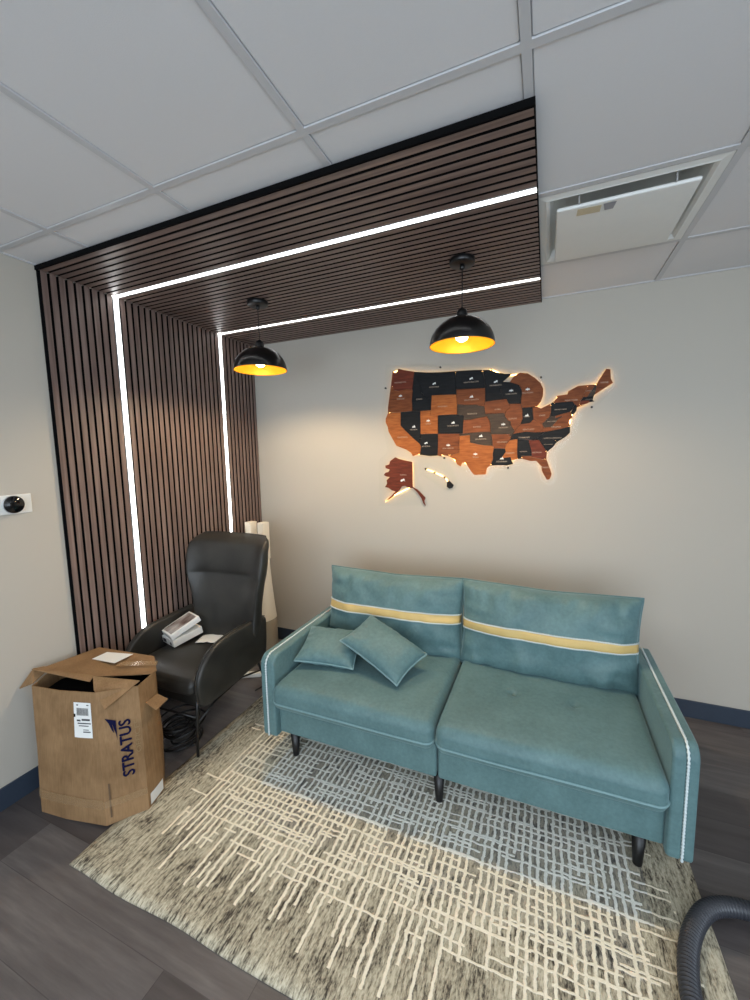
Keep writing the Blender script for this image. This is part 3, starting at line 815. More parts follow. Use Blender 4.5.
on_face(F0, [(.0,1.0,.07,.11)], 'packing_tape', M['tape'], .0035, nseg=10)
sheet('packing_tape', [(.40,-1.60,.606),(.545,-1.50,.582),(.52,-1.47,.586),(.375,-1.57,.6065)], M['tape'], th=.0008)
def text_mesh(body_, size, name, font_scale=1):
    cu = bpy.data.curves.new(name, 'FONT'); cu.body = body_; cu.size = size; cu.resolution_u = 3; cu.extrude = 0
    ob = bpy.data.objects.new(name, cu); COL.objects.link(ob); bpy.context.view_layer.update()
    me = bpy.data.meshes.new_from_object(ob.evaluated_get(bpy.context.evaluated_depsgraph_get())); bpy.data.objects.remove(ob); bpy.data.curves.remove(cu)
    me.name = name
    return me
def text_on(F, body_, s_base, s_top, z0, z1, name, mat, off=.002, bold=0):
    me = text_mesh(body_, 1, name); xs = [v.co.x for v in me.vertices]; ys = [v.co.y for v in me.vertices]
    a, b_ = min(xs), max(xs); c, d = min(ys), max(ys)
    fs_ = [tuple(p.vertices) for p in me.polygons]; m = MB()
    m.add([tuple(F(s_base+(s_top-s_base)*(v.co.y-c)/(d-c), z0+(z1-z0)*(v.co.x-a)/(b_-a), off)) for v in me.vertices], fs_)
    if bold:
        for du, dv in ((bold, 0), (-bold, 0), (0, bold), (0, -bold)):
            m.add([tuple(F(s_base+(s_top-s_base)*((v.co.y-c)/(d-c)+du), z0+(z1-z0)*((v.co.x-a)/(b_-a)+dv*.2), off)) for v in me.vertices], fs_)
    bpy.data.meshes.remove(me)
    return m.build(name, mat, CB)
text_on(F2, 'STRATUS', .745, .475, .185, .432, 'lettering', M['navy'], bold=.035)
text_on(F2, 'OFFICES', .95, .83, .275, .42, 'faint_lettering', M['faint'])
m = MB()
for poly in ([(.17,.452),(.42,.437),(.42,.415),(.33,.425),(.36,.385),(.25,.43)], [(.33,.425),(.42,.415),(.425,.35),(.40,.38)], [(.25,.43),(.33,.425),(.355,.385),(.31,.40)]):
    m.add([tuple(F2(a, b_, .0022)) for a, b_ in poly], [tuple(range(len(poly)))])
m.build('sail_logo', M['navy'], CB, recalc=False)

# ------------------------------------------------------------------ cable tangle, power strip
m = MB(); pts = []
for k in range(260):
    a = k*.19; r = .095+.035*math.sin(k*.083)+.015*noise.noise((k*.05, 0, 0)); z = .01+.16*(k/260)+.02*noise.noise((k*.11, 3, 1))
    pts.append((r*math.cos(a)*.85, r*math.sin(a)+.02*math.sin(k*.05), max(.008, z)))
m.tube(pts, .006, 8)
o = m.build('cable_coil', M['black']); o.location = (.42, -1.30, 0); tag(o, 'loose coil of black cable on the floor between carton and armchair', 'cable')
PS = thing('power_strip', 'short white power strip on the floor behind the armchair', 'power strip', (.31, -.60, 0), .5)
rbox(.09, .022, .015, .006, n=3).build('housing', M['white'], PS).location = (0, 0, .016)
MB().tube([(.088,0,.014),(.12,.02,.008),(.15,-.03,.006),(.15,-.12,.006),(.08,-.2,.006)], .004, 8).build('cord', M['black'], PS)

# ------------------------------------------------------------------ tower in the corner
TF = thing('tower_fan', 'tall white tower with a split top and grey base in the corner behind the armchair', 'tower fan', (.165, -.25, 0))
MB().lathe([(.122,0),(.124,.006),(.122,.15),(.12,.29),(.114,.30),(.0001,.302)], 40).build('base', simple('tower_base_grey', (150,140,124), .4), TF)
m = MB(); vs = []; rows_ = [(.30,.118,.10),(.42,.108,.085),(.6,.096,.07),(.75,.09,.06),(.80,.09,.055)]
for z, a, b_ in rows_:
    for i in range(32): w_ = 2*PI*i/32; cc, s_ = math.cos(w_), math.sin(w_); vs.append((a*abs(cc)**.7*(1 if cc > 0 else -1), b_*abs(s_)**.7*(1 if s_ > 0 else -1), z))
fs = [(j*32+i, j*32+(i+1) % 32, (j+1)*32+(i+1) % 32, (j+1)*32+i) for j in range(len(rows_)-1) for i in range(32)]
fs.append(tuple(range(4*32, 5*32))); m.add(vs, fs, smooth=True); m.build('body', simple('tower_white', (232,224,208), .45, nz=.01), TF)
for sx in (-1, 1):
    q = rbox(.029, .04, .15, .006, n=2).build('upright', simple('tower_white_top', (232,224,208), .45, nz=.01), TF); q.location = (sx*.061, 0, .94)

# ------------------------------------------------------------------ thermostat, wall plates
TH = thing('thermostat', 'round black thermostat on a white plate on the left wall', 'thermostat', (0, -1.768, 1.408))
o = rbox(.004, .088, .045, .0035, n=2).build('wall_plate', M['white'], TH); o.location = (.004, 0, 0)
Mx = Matrix.Rotation(PI/2, 4, 'Y')
MB().lathe([(.038, .008), (.040, .012), (.040, .022), (.037, .027), (.0001, .028)], 48, M=Mx).build('dial', M['dial'], TH).location = (0, .012, 0)
MB().lathe([(.0411, .008), (.0415, .012), (.0411, .016), (.038,.016)], 48, M=Mx).build('ring', M['alu'], TH).location = (0, .012, 0)

# ------------------------------------------------------------------ vacuum hose
def catmull(P_, n=12):
    P_ = [Vector(p) for p in P_]; out = []
    Q = [P_[0]*2-P_[1]] + P_ + [P_[-1]*2-P_[-2]]
    for i in range(1, len(Q)-2):
        for k in range(n):
            t_ = k/n; a, b_, c, d = Q[i-1], Q[i], Q[i+1], Q[i+2]
            out.append(.5*((2*b_)+(-a+c)*t_+(2*a-5*b_+4*c-d)*t_*t_+(-a+3*b_-3*c+d)*t_**3))
    out.append(P_[-1]); return out
hz = .030
hp = [(3.75,-1.30,hz),(3.45,-1.20,hz),(3.15,-1.19,hz),(3.0,-1.205,hz),(2.90,-1.225,hz+.006),(2.825,-1.275,hz+.014),(2.765,-1.36,hz+.014),(2.725,-1.46,hz+.014),(2.705,-1.57,hz+.014),(2.71,-1.70,hz+.014),(2.74,-1.86,hz+.014),(2.80,-2.05,hz+.006),(2.95,-2.3,hz),(3.2,-2.45,hz)]
cp = catmull(hp, 24)
# resample evenly
ds = [0]
for a, b_ in zip(cp[:-1], cp[1:]): ds.append(ds[-1]+(b_-a).length)
n = int(ds[-1]/.0020); fine = []
for i in range(n+1):
    d = ds[-1]*i/n; k = min(len(cp)-2, max(0, int(np.searchsorted(ds, d))-1)); t_ = (d-ds[k])/max(1e-9, ds[k+1]-ds[k]); fine.append(cp[k].lerp(cp[k+1], t_))
o = MB().tube(fine, lambda i: .0262+.0024*(1 if i % 6 < 3 else -1), 20).build('vacuum_hose', M['hose'])
tag(o, 'ribbed dark grey vacuum hose curving over the right edge of the rug', 'hose')
# small white crumb on the floor right of the sofa
o = MB().lathe([(.0001,0),(.005,.001),(.006,.004),(.003,.007),(.0001,.008)], 7).build('paper_scrap', M['paper']); o.location = (3.02, -1.08, 0)
tag(o, 'tiny white scrap on the dark floor between sofa and hose', 'scrap')

# ------------------------------------------------------------------ wall map
def albers(lon, lat):
    r = math.radians; p1, p2, p0, l0 = r(29.5), r(45.5), r(37.5), r(-96)
    n = (math.sin(p1)+math.sin(p2))/2; c = math.cos(p1)**2+2*n*math.sin(p1)
    rho = math.sqrt(c-2*n*math.sin(r(lat)))/n; r0 = math.sqrt(c-2*n*math.sin(p0))/n; t_ = n*(r(lon)-l0)
    return rho*math.sin(t_), r0-rho*math.cos(t_)
CTL= [(-124.7, 48.5, 1.254, 2.201), (-117.03, 49.0, 1.415, 2.18), (-104.04, 49.0, 1.705, 2.156), (-97.2, 49.0, 1.884, 2.147), (-94.9, 49.3, 1.945, 2.15), (-124.1, 46.2, 1.237, 2.093), (-117.03, 42.0, 1.4, 1.907), (-120.0, 42.0, 1.31, 1.907), (-124.3, 42.0, 1.213, 1.906), (-114.04, 42.0, 1.457, 1.905), (-111.05, 42.0, 1.534, 1.906), (-111.05, 45.0, 1.54, 2.006), (-104.04, 45.0, 1.712, 1.999), (-104.05, 41.0, 1.717, 1.866), (-109.05, 41.0, 1.583, 1.868), (-109.05, 37.0, 1.584, 1.742), (-102.05, 41.0, 1.761, 1.858), (-102.05, 37.0, 1.756, 1.736), (-120.0, 39.0, 1.309, 1.81), (-114.04, 37.0, 1.458, 1.744), (-104.05, 43.0, 1.717, 1.935), (-96.45, 43.3, 1.902, 1.932), (-95.3, 40.0, 1.914, 1.844), (-94.62, 37.0, 1.94, 1.739), (-89.6, 48.0, 2.072, 2.105), (-82.2, 44.5, 2.259, 1.977), (-82.5, 42.0, 2.241, 1.894), (-87.8, 42.5, 2.127, 1.912), (-87.53, 41.7, 2.133, 1.884), (-84.8, 41.7, 2.196, 1.886), (-88.1, 37.9, 2.125, 1.782), (-80.5, 42.0, 2.303, 1.902), (-80.5, 40.6, 2.304, 1.847), (-79.0, 43.3, 2.334, 1.946), (-75.5, 44.8, 2.422, 1.99), (-73.35, 45.0, 2.509, 1.998), (-71.1, 45.3, 2.553, 2.005), (-68.5, 47.4, 2.613, 2.081), (-67.0, 44.8, 2.636, 1.998), (-69.9, 47.0, 2.582, 2.072), (-70.2, 41.8, 2.539, 1.9), (-74.9, 39.2, 2.428, 1.83), (-76.0, 37.0, 2.416, 1.768), (-75.6, 35.3, 2.413, 1.715), (-89.5, 36.5, 2.081, 1.721), (-82.0, 36.6, 2.267, 1.726), (-81.0, 32.1, 2.287, 1.6), (-81.4, 30.7, 2.285, 1.557), (-80.5, 25.2, 2.306, 1.426), (-82.8, 28.0, 2.259, 1.48), (-85.0, 29.8, 2.2, 1.546), (-88.4, 30.3, 2.113, 1.558), (-93.85, 29.7, 1.94, 1.516), (-89.3, 29.3, 2.076, 1.527), (-94.04, 33.0, 1.964, 1.631), (-85.6, 35.0, 2.176, 1.679), (-88.2, 35.0, 2.109, 1.689), (-117.1, 32.5, 1.401, 1.588), (-114.8, 32.5, 1.449, 1.598), (-109.05, 31.33, 1.58, 1.59), (-106.5, 31.78, 1.662, 1.583), (-104.5, 29.6, 1.717, 1.528), (-102.4, 29.8, 1.754, 1.538), (-99.5, 27.5, 1.815, 1.473), (-97.15, 25.95, 1.911, 1.458), (-97.1, 27.9, 1.921, 1.499), (-121.9, 36.6, 1.214, 1.771), (-120.6, 34.6, 1.275, 1.665), (-103.0, 32.0, 1.733, 1.609)]
ACR = [(1.2, 2.249), (1.594, 2.218), (1.961, 2.176), (2.11, 2.135), (2.264, 2.078), (2.293, 1.964), (2.345, 1.987), (2.449, 2.028), (2.54, 2.08), (2.633, 2.107), (2.666, 1.985), (2.575, 1.888), (2.502, 1.851), (2.468, 1.795), (2.452, 1.712), (2.394, 1.646), (2.337, 1.583), (2.351, 1.412), (2.312, 1.379), (2.26, 1.416), (2.223, 1.505), (2.1, 1.513), (1.974, 1.479), (1.943, 1.414), (1.833, 1.432), (1.762, 1.479), (1.661, 1.54), (1.72, 1.412), (1.708, 1.354), (1.63, 1.346), (1.466, 1.45), (1.44, 1.425), (1.511, 1.219), (1.439, 1.234), (1.125, 1.219), (1.132, 1.564), (1.203, 1.629), (1.158, 1.863)]
AK = [(1.264, 1.584), (1.298, 1.57), (1.347, 1.558), (1.395, 1.548), (1.396, 1.366), (1.432, 1.35), (1.465, 1.318), (1.491, 1.29), (1.482, 1.267), (1.493, 1.229), (1.476, 1.249), (1.459, 1.289), (1.431, 1.327), (1.399, 1.358), (1.363, 1.361), (1.339, 1.374), (1.314, 1.372), (1.295, 1.344), (1.27, 1.32), (1.231, 1.284), (1.173, 1.25), (1.225, 1.296), (1.263, 1.332), (1.232, 1.34), (1.207, 1.358), (1.179, 1.363), (1.197, 1.39), (1.193, 1.414), (1.219, 1.438), (1.196, 1.441), (1.171, 1.453), (1.184, 1.47), (1.209, 1.477), (1.22, 1.493), (1.187, 1.505), (1.185, 1.524), (1.216, 1.532), (1.223, 1.556)]
HI1 = [(1.485, 1.504), (1.499, 1.504), (1.504, 1.492), (1.49, 1.488)]
HI2 = [(1.548, 1.476), (1.562, 1.476), (1.569, 1.467), (1.555, 1.462)]
HI3 = [(1.619, 1.447), (1.639, 1.443), (1.641, 1.432), (1.628, 1.429)]
HI4 = [(1.648, 1.409), (1.664, 1.414), (1.695, 1.384), (1.686, 1.365), (1.664, 1.358), (1.645, 1.372)]
SCR = [(1.599, 2.192), (1.193, 2.085), (2.241, 2.067), (2.53, 1.865), (1.626, 1.573), (2.053, 1.501)]
_A = np.array([albers(a, b) for a, b, _, _ in CTL]); _W = np.array([(c, d) for _, _, c, d in CTL])
def _U(r2): return np.where(r2 > 0, r2*np.log(r2+1e-12), 0)
_n = len(CTL); _K = _U(((_A[:, None]-_A[None])**2).sum(-1)) + np.eye(_n)*2e-4
_P = np.hstack([np.ones((_n, 1)), _A]); _L = np.zeros((_n+3, _n+3)); _L[:_n, :_n] = _K; _L[:_n, _n:] = _P; _L[_n:, :_n] = _P.T
_S = np.linalg.solve(_L, np.vstack([_W, np.zeros((3, 2))]))
def place(lon, lat):
    a = np.array(albers(lon, lat)); k = _U(((_A-a)**2).sum(-1)); v = np.concatenate([k, [1, a[0], a[1]]]) @ _S
    return float(v[0]), float(v[1])
ST = {
'WASHINGTON': ('r', [(-124.7,48.4),(-123.2,48.2),(-122.8,49),(-117.03,49),(-117.03,46.0),(-119,46.0),(-121.2,45.65),(-122.8,45.7),(-123.4,46.2),(-124.1,46.25)]),
'OREGON': ('b', [(-124.1,46.25),(-123.4,46.2),(-122.8,45.7),(-121.2,45.65),(-119,46),(-117.03,46),(-116.9,45.9),(-117.03,44.2),(-117.03,42),(-120,42),(-124.3,42),(-124.5,42.9)]),
'CALIFORNIA': ('o', [(-124.3,42),(-120,42),(-120,39),(-114.6,35),(-114.1,34.3),(-114.6,32.7),(-117.1,32.5),(-117.5,33.3),(-118.5,34),(-120.6,34.6),(-121.9,36.6),(-122.5,37.8),(-123.8,39.3),(-124.4,40.4)]),
'NEVADA': ('d', [(-120,42),(-117.03,42),(-114.04,42),(-114.04,37),(-114.04,36.1),(-114.6,36.1),(-114.6,35),(-120,39)]),
'IDAHO': ('d', [(-117.03,49),(-116.05,49),(-116.05,48),(-114.4,46.6),(-114.3,45.5),(-113.5,45.1),(-113,44.5),(-111.05,44.5),(-111.05,42),(-114.04,42),(-117.03,42),(-117.03,44.2),(-116.9,45.9),(-117.03,46)]),
'MONTANA': ('d', [(-116.05,49),(-104.04,49),(-104.04,45.94),(-104.04,45),(-111.05,45),(-111.05,44.5),(-113,44.5),(-113.5,45.1),(-114.3,45.5),(-114.4,46.6),(-116.05,48)]),
'WYOMING': ('o', [(-111.05,45),(-104.04,45),(-104.05,43),(-104.05,41),(-109.05,41),(-111.05,41),(-111.05,42),(-111.05,44.5)]),
'UTAH': ('o', [(-114.04,42),(-111.05,42),(-111.05,41),(-109.05,41),(-109.05,37),(-114.04,37)]),
'ARIZONA': ('d', [(-114.04,37),(-109.05,37),(-109.05,31.33),(-111.07,31.33),(-114.8,32.5),(-114.6,32.7),(-114.1,34.3),(-114.6,35),(-114.6,36.1),(-114.04,36.1)]),
'COLORADO': ('d', [(-109.05,41),(-104.05,41),(-102.05,41),(-102.05,40),(-102.05,37),(-103,37),(-109.05,37)]),
'NEW MEXICO': ('b', [(-109.05,37),(-103,37),(-103,36.5),(-103.05,32),(-106.6,32),(-106.5,31.78),(-108.2,31.78),(-108.2,31.33),(-109.05,31.33)]),
'NORTH DAKOTA': ('d', [(-104.04,49),(-97.2,49),(-96.6,46.3),(-96.56,45.94),(-104.04,45.94)]),
'SOUTH DAKOTA': ('b', [(-104.04,45.94),(-96.56,45.94),(-96.45,43.5),(-96.5,42.5),(-98,42.8),(-98.5,43),(-104.05,43),(-104.04,45)]),
'NEBRASKA': ('g', [(-104.05,43),(-98.5,43),(-98,42.8),(-96.5,42.5),(-95.9,41),(-95.3,40),(-102.05,40),(-102.05,41),(-104.05,41)]),
'KANSAS': ('b', [(-102.05,40),(-95.3,40),(-94.6,39.1),(-94.62,37),(-102.05,37)]),
'OKLAHOMA': ('g', [(-103,37),(-102.05,37),(-94.62,37),(-94.62,36.5),(-94.45,35.4),(-94.48,33.64),(-96.5,33.8),(-98.1,34.1),(-100,34.56),(-100,36.5),(-103,36.5)]),
'TEXAS': ('o', [(-103,36.5),(-100,36.5),(-100,34.56),(-98.1,34.1),(-96.5,33.8),(-94.48,33.64),(-94.04,33.0),(-94.04,32),(-93.5,31.1),(-93.85,29.7),(-95,29.2),(-97.1,27.9),(-97.15,25.95),(-99.1,26.4),(-99.5,27.5),(-100.7,29.1),(-101.4,29.77),(-102.4,29.8),(-103.1,29),(-104.5,29.6),(-105,30.7),(-106.5,31.78),(-106.6,32),(-103.05,32)]),
'MINNESOTA': ('d', [(-97.2,49),(-95.15,49),(-95.15,49.35),(-94.6,48.7),(-91.5,48.1),(-89.6,48),(-92.1,46.75),(-92.3,46.1),(-92.9,45.6),(-92.75,44.75),(-91.2,43.5),(-96.45,43.5),(-96.56,45.94),(-96.6,46.3)]),
'IOWA': ('b', [(-96.45,43.5),(-91.2,43.5),(-90.6,42.5),(-90.2,41.8),(-91.1,41.2),(-91.4,40.4),(-91.7,40.6),(-95.8,40.58),(-95.9,41),(-96.5,42.5)]),
'MISSOURI': ('g', [(-95.8,40.58),(-91.7,40.6),(-91.4,40.4),(-91.4,39.9),(-90.7,39),(-90.2,38.8),(-90.2,38.1),(-89.5,37.3),(-89.2,36.95),(-89.5,36.5),(-89.7,36),(-90.4,36),(-90.1,36.5),(-94.62,36.5),(-94.62,37),(-94.6,39.1),(-95.3,40)]),
'ARKANSAS': ('b', [(-94.62,36.5),(-90.1,36.5),(-90.4,36),(-89.7,36),(-90.1,35),(-91.1,33.8),(-91.15,33),(-94.04,33),(-94.48,33.64),(-94.45,35.4)]),
'LOUISIANA': ('d', [(-94.04,33),(-91.15,33),(-90.9,32.3),(-91.6,31),(-89.75,31),(-89.5,30.2),(-89,29.2),(-90.3,29.1),(-92,29.55),(-93.85,29.7),(-93.5,31.1),(-94.04,32)]),
'WISCONSIN': ('d', [(-92.3,46.1),(-92.1,46.75),(-90.4,46.55),(-88.1,45.9),(-87.6,45.1),(-87.5,44.3),(-87.8,43.5),(-87.8,42.5),(-90.6,42.5),(-91.2,43.5),(-92.75,44.75),(-92.9,45.6)]),
'ILLINOIS': ('b', [(-90.6,42.5),(-87.8,42.5),(-87.53,41.7),(-87.53,39.2),(-88.1,37.9),(-89.2,36.95),(-89.5,37.3),(-90.2,38.1),(-90.2,38.8),(-90.7,39),(-91.4,39.9),(-91.4,40.4),(-91.1,41.2),(-90.2,41.8)]),
'INDIANA': ('d', [(-87.53,41.7),(-84.8,41.7),(-84.8,39.1),(-85.7,38.3),(-88.1,37.9),(-87.53,39.2)]),
'MICHIGAN': ('b', [(-90.4,46.55),(-89.2,47.6),(-87.8,48.1),(-86,47.9),(-84.4,47.1),(-83.0,46.1),(-82.3,45),(-82.2,43.6),(-82.5,42.6),(-83.4,41.75),(-84.8,41.7),(-87.53,41.7),(-87.8,42.5),(-87.8,43.5),(-87.5,44.3),(-87.6,45.1),(-88.1,45.9)]),
'OHIO': ('b', [(-84.8,41.7),(-83.4,41.75),(-82.5,41.4),(-80.5,42),(-80.5,40.6),(-80.9,39.7),(-82.2,38.6),(-82.6,38.4),(-84.8,39.1)]),
'KENTUCKY': ('b', [(-84.8,39.1),(-82.6,38.4),(-82,37.5),(-83.7,36.6),(-89.5,36.5),(-89.2,36.95),(-88.1,37.9),(-85.7,38.3)]),
'TENNESSEE': ('d', [(-89.5,36.5),(-83.7,36.6),(-81.7,36.6),(-84.3,35),(-88.2,35),(-90.1,35),(-89.7,36)]),
'MISSISSIPPI': ('o', [(-90.1,35),(-88.2,35),(-88.45,31.9),(-88.4,30.3),(-89.5,30.2),(-89.75,31),(-91.6,31),(-90.9,32.3),(-91.15,33),(-91.1,33.8)]),
'ALABAMA': ('d', [(-88.2,35),(-85.6,35),(-85,32.3),(-85,31),(-87.6,31),(-87.5,30.3),(-88.4,30.3),(-88.45,31.9)]),
'GEORGIA': ('r', [(-85.6,35),(-84.3,35),(-83.1,35),(-81,32.1),(-81.4,30.7),(-82.2,30.5),(-84.9,30.7),(-85,31),(-85,32.3)]),
'FLORIDA': ('b', [(-87.6,31),(-85,31),(-84.9,30.7),(-82.2,30.5),(-81.4,30.7),(-80.5,28.2),(-80,26.8),(-80.4,25.2),(-81.2,25.2),(-82,26.7),(-82.8,28),(-82.8,29),(-84,30),(-85.3,29.7),(-87.5,30.3)]),
'SOUTH CAROLINA': ('d', [(-83.1,35),(-82.3,35.2),(-80.9,35.1),(-79.7,34.8),(-78.6,33.9),(-79.5,33),(-81,32.1)]),
'NORTH CAROLINA': ('d', [(-84.3,35),(-81.7,36.6),(-75.9,36.55),(-75.5,35.3),(-76.6,34.6),(-78.6,33.9),(-79.7,34.8),(-80.9,35.1),(-82.3,35.2),(-83.1,35)]),
'VIRGINIA': ('b', [(-83.7,36.6),(-82,37.5),(-80.3,37.5),(-78.9,38.8),(-77.8,39.2),(-77.1,38.8),(-76.3,37.9),(-75.9,36.55),(-81.7,36.6)]),
'WEST VIRGINIA': ('g', [(-82.6,38.4),(-82.2,38.6),(-80.9,39.7),(-80.5,40.6),(-80.5,39.7),(-79.5,39.7),(-79.5,39.2),(-77.8,39.35),(-77.8,39.2),(-78.9,38.8),(-80.3,37.5),(-82,37.5)]),
'MARYLAND': ('b', [(-79.5,39.7),(-75.6,39.8),(-75.1,38.5),(-75.9,37.95),(-76.3,37.9),(-77.1,38.8),(-77.8,39.2),(-77.8,39.35),(-79.5,39.2)]),
'PENNSYLVANIA': ('d', [(-80.5,42),(-79.8,42.3),(-79.8,42),(-75.3,42),(-74.7,41.35),(-75.1,40.2),(-75.6,39.8),(-79.5,39.7),(-80.5,39.7),(-80.5,40.6)]),
'NEW JERSEY': ('d', [(-74.7,41.35),(-74,40.9),(-74,39.8),(-74.9,38.95),(-75.6,39.5),(-75.1,40.2)]),
'NEW YORK': ('b', [(-79.8,42.3),(-79,42.9),(-79,43.3),(-76.5,43.5),(-76.3,44.1),(-74.8,45),(-73.35,45),(-73.3,42.75),(-73.5,42.05),(-73.6,41),(-72,41.1),(-74,40.6),(-74,40.9),(-74.7,41.35),(-75.3,42),(-79.8,42)]),
'VERMONT': ('b', [(-73.35,45),(-71.5,45),(-72.4,42.75),(-73.3,42.75)]),
'NEW HAMPSHIRE': ('g', [(-71.5,45),(-71.1,45.3),(-70.7,43.1),(-70.8,42.85),(-72.4,42.75)]),
'MASSACHUSETTS': ('d', [(-73.3,42.75),(-72.4,42.75),(-70.8,42.85),(-70.6,42),(-70,41.7),(-71.2,41.6),(-71.4,42),(-73.5,42.05)]),
'CONNECTICUT': ('r', [(-73.5,42.05),(-71.4,42),(-71.2,41.6),(-71.8,41.3),(-73.6,41)]),
'MAINE': ('b', [(-71.1,45.3),(-70.3,46.2),(-69.2,47.4),(-68.2,47.3),(-67.8,45.7),(-67,44.8),(-69,44),(-70.7,43.1)]),
}
MAP = thing('wall_map', 'backlit wooden wall map of the United States in dark and reddish pieces', 'wall map', (1.9, 0, 1.85))
MX, MZ = 1.9, 1.85
def mp2(p): return (p[0]-MX, p[1]-MZ)
def plate(name, poly, y0, y1, mat, bevel=.0012, parent=MAP):
    m = MB(); m.prism([mp2(p) for p in poly], lambda u, v: (u, y0, v), lambda u, v: (u, y1, v)); return m.build(name, mat, parent, bevel=bevel, seg=2, angle=50)
plate('acrylic_backing', ACR, -.0085, -.0108, M['acrylic'], 0)
KEY = {'d': 'w_dark', 'g': 'w_grey', 'b': 'w_brown', 'r': 'w_red', 'o': 'w_orange'}
KL = {'d': 'ebony', 'g': 'smoky dark', 'b': 'walnut brown', 'r': 'dark red', 'o': 'orange cherry'}
def letter(txt, w, h, cxz, y, parent):
    me = text_mesh(txt, 1, 'lettering'); xs = [v.co.x for v in me.vertices]; ys = [v.co.y for v in me.vertices]
    W_ = max(xs)-min(xs); Hh = max(ys)-min(ys); k = min(w/W_, h/Hh)
    x0, y0 = (max(xs)+min(xs))/2, (max(ys)+min(ys))/2
    m = MB(); m.add([((v.co.x-x0)*k+cxz[0], y, (v.co.y-y0)*k+cxz[1]) for v in me.vertices], [tuple(p.vertices) for p in me.polygons])
    bpy.data.meshes.remove(me); return m.build('lettering', M['state_text'], parent, recalc=False)
def icon(kind, r, c, y, parent):
    P_ = {0: [(-1,-.6),(-.4,.3),(-.1,-.1),(.35,.8),(1,-.6)], 1: [(-1,-.5),(-.8,.3),(-.2,.1),(0,.8),(.2,.1),(.8,.3),(1,-.5),(.3,-.3),(0,-.8),(-.3,-.3)],
          2: [(-1,-.3),(-.6,.3),(-.1,.35),(.3,.7),(.9,.5),(.7,.1),(1,-.4),(.2,-.1),(-.3,-.6)]}[kind]
    m = MB(); m.add([(c[0]+a*r, y, c[1]+b_*r) for a, b_ in P_], [tuple(range(len(P_)))]); return m.build('emblem', M['paper'], parent, recalc=False)
for k, (nm, (col, poly)) in enumerate(ST.items()):
    dense = []
    for i in range(len(poly)):
        a, b_ = poly[i], poly[(i+1) % len(poly)]; q = max(1, int(math.hypot(a[0]-b_[0], a[1]-b_[1])/2.2))
        for j in range(q): dense.append((a[0]+(b_[0]-a[0])*j/q, a[1]+(b_[1]-a[1])*j/q))
    W2 = [place(*p) for p in dense]
    c = (sum(p[0] for p in W2)/len(W2), sum(p[1] for p in W2)/len(W2))
    yy = -.0175-.001*(k*5 % 4)
    # hairline gap between neighbours
    P_ = [(c[0]+(p[0]-c[0])*.992, c[1]+(p[1]-c[1])*.992) for p in W2]
    o = plate('state_piece', P_, -.011, yy, M[KEY[col]], .0008); o['label'] = KL[col] + ' wooden state piece'
    x0 = min(p[0] for p in P_); x1 = max(p[0] for p in P_); z0 = min(p[1] for p in P_); z1 = max(p[1] for p in P_)
    w_ = x1-x0; h_ = z1-z0
    if w_ > .045 and h_ > .03 and nm not in ('MARYLAND',):
        big = w_ > .09
        ofs = {'IDAHO': (.0,-.03), 'FLORIDA': (.03,-.0), 'CALIFORNIA': (-.0,.0), 'MICHIGAN': (.0,-.0), 'LOUISIANA': (-.0,-.01), 'TEXAS': (.02, .01), 'NEVADA': (-.0,.0), 'OKLAHOMA': (.025,-.0), 'NEW YORK': (-.0,.005)}.get(nm, (0, 0))
        cc = mp2((c[0]+ofs[0], c[1]+ofs[1]))
        letter(nm, w_*.5, .0095, (cc[0], cc[1]-(.012 if big else 0)), yy-.0004, o)
        if nm in ('OREGON','MONTANA','NORTH DAKOTA','MINNESOTA','WISCONSIN','NEVADA','UTAH','COLORADO','ARIZONA','SOUTH DAKOTA','NEW MEXICO','MISSOURI','LOUISIANA','TEXAS','OKLAHOMA','INDIANA','MICHIGAN'): icon(k % 3, .013, (cc[0], cc[1]+.010), yy-.0004, o)
ak = plate('state_piece', AK, -.011, -.0185, M['w_red']); ak['label'] = 'dark red wooden state piece'
letter('ALASKA', .05, .0095, mp2((1.325, 1.455)), -.0189, ak); icon(2, .018, mp2((1.32, 1.415)), -.0189, ak)
for h_ in (HI1, HI2, HI3, HI4): plate('state_piece', h_, -.011, -.018, M['w_grey' if h_ is HI3 else 'w_dark'])
for a, b_ in SCR:
    MB().lathe([(.0001,0),(.006,0),(.006,.013),(.0045,.0145),(.0001,.015)], 16, M=Matrix.Rotation(PI/2, 4, 'X')).build('standoff', M['alu' if 0 else 'black'], MAP).location = (a-MX, 0, b_-MZ)
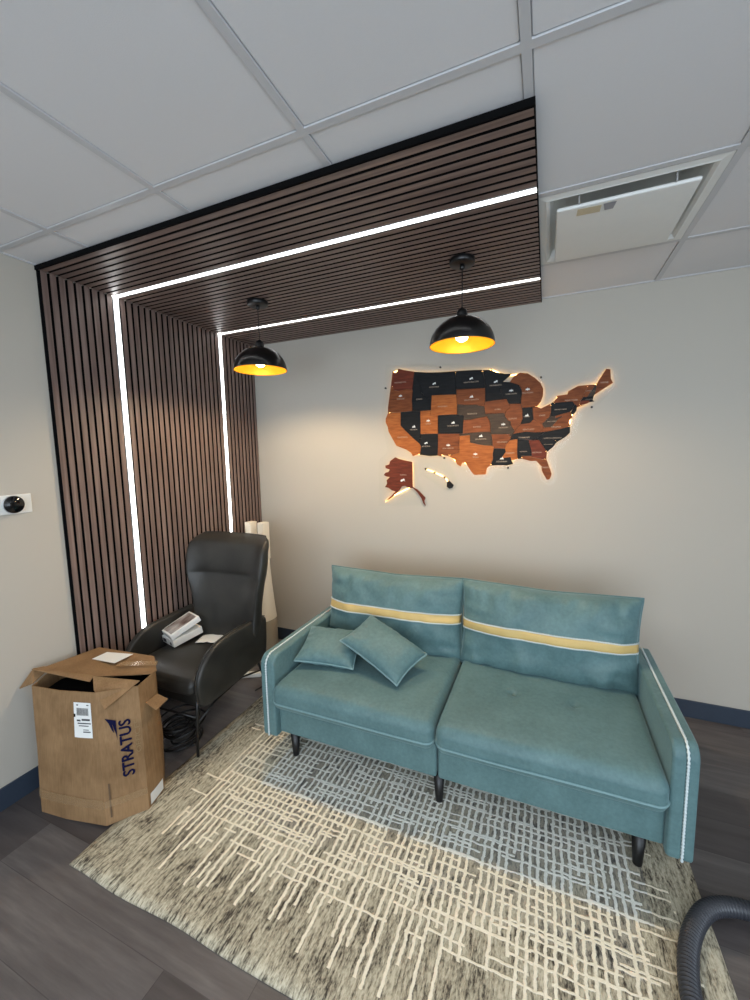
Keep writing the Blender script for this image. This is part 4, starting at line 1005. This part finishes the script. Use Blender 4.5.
# warm light tape behind the outline
COAST = [(-124.7,48.4),(-122.8,49),(-117,49),(-110.5,49),(-104,49),(-97.2,49),(-95,49.3),(-91.5,48.1),(-89.6,48),(-87.8,48.1),(-86,47.9),(-84.4,47.1),(-83,46.1),(-82.3,45),(-82.2,43.6),(-82.5,42.6),(-83.4,41.75),(-82.5,41.4),(-80.5,42),(-79.8,42.3),(-79,43.3),(-76.5,43.5),(-76.3,44.1),(-74.8,45),(-73.3,45),(-71.1,45.3),(-70.3,46.2),(-69.2,47.4),(-68.2,47.3),(-67.8,45.7),(-67,44.8),(-69,44),(-70.7,43.1),(-70.6,42),(-71.2,41.5),(-74,40.6),(-74,39.8),(-75.1,38.5),(-75.9,36.6),(-75.5,35.3),(-76.6,34.6),(-78.6,33.9),(-79.5,33),(-81,32.1),(-81.4,30.7),(-80.5,28.2),(-80,26.8),(-80.4,25.2),(-81.2,25.2),(-82.8,28),(-82.8,29),(-84,30),(-87.5,30.3),(-89.5,30.2),(-89,29.2),(-90.3,29.1),(-93.85,29.7),(-95,29.2),(-97.1,27.9),(-97.15,25.95),(-99.1,26.4),(-100.7,29.1),(-102.4,29.8),(-103.1,29),(-104.5,29.6),(-106.5,31.78),(-109,31.33),(-111.07,31.33),(-114.8,32.5),(-117.1,32.5),(-118.5,34),(-120.6,34.6),(-121.9,36.6),(-123.8,39.3),(-124.4,40.4),(-124.3,42),(-124.1,46.25)]
cw = [place(*p) for p in COAST]
tape_pts = [(p[0]-MX, -.0045, p[1]-MZ) for p in inset(cw, .0085)]
MB().tube(tape_pts, .0022, 6, closed=True, smooth=False).build('light_tape', M['backlight'], MAP)
MB().tube([(p[0]-MX, -.0045, p[1]-MZ) for p in inset(AK[:5]+AK[19:], .008)], .002, 6, closed=True, smooth=False).build('light_tape', M['backlight'], MAP)
MB().tube([(p[0]-MX, -.0045, p[1]-MZ) for p in [(1.49,1.497),(1.56,1.47),(1.63,1.438),(1.665,1.385)]], .0018, 6, smooth=False).build('light_tape', M['backlight'], MAP)

# ------------------------------------------------------------------ light
def area(name, loc, rot, sx, sy, e, col):
    l = bpy.data.lights.new(name, 'AREA'); l.shape = 'RECTANGLE'; l.size = sx; l.size_y = sy; l.energy = e; l.color = col
    o = bpy.data.objects.new(name, l); COL.objects.link(o); o.location = loc; o.rotation_euler = rot; return o
area('window_daylight', (2.5, FY-.2, 1.4), (PI/2, 0, 0), 3.5, 1.9, 128, (.76,.88,1))
area('window_daylight_side', (RX+.2, -3.8, 1.3), (0, PI/2, 0), 2.0, 2.5, 48, (.76,.88,1))
w = bpy.data.worlds.new('world'); scene.world = w; w.use_nodes = True
w.node_tree.nodes['Background'].inputs[0].default_value = (.72,.84,1,1); w.node_tree.nodes['Background'].inputs[1].default_value = 1.2

scene.view_settings.view_transform = 'Standard'; scene.view_settings.look = 'None'; scene.view_settings.gamma = 1
scene.view_settings.use_curve_mapping = False; scene.view_settings.exposure = 0
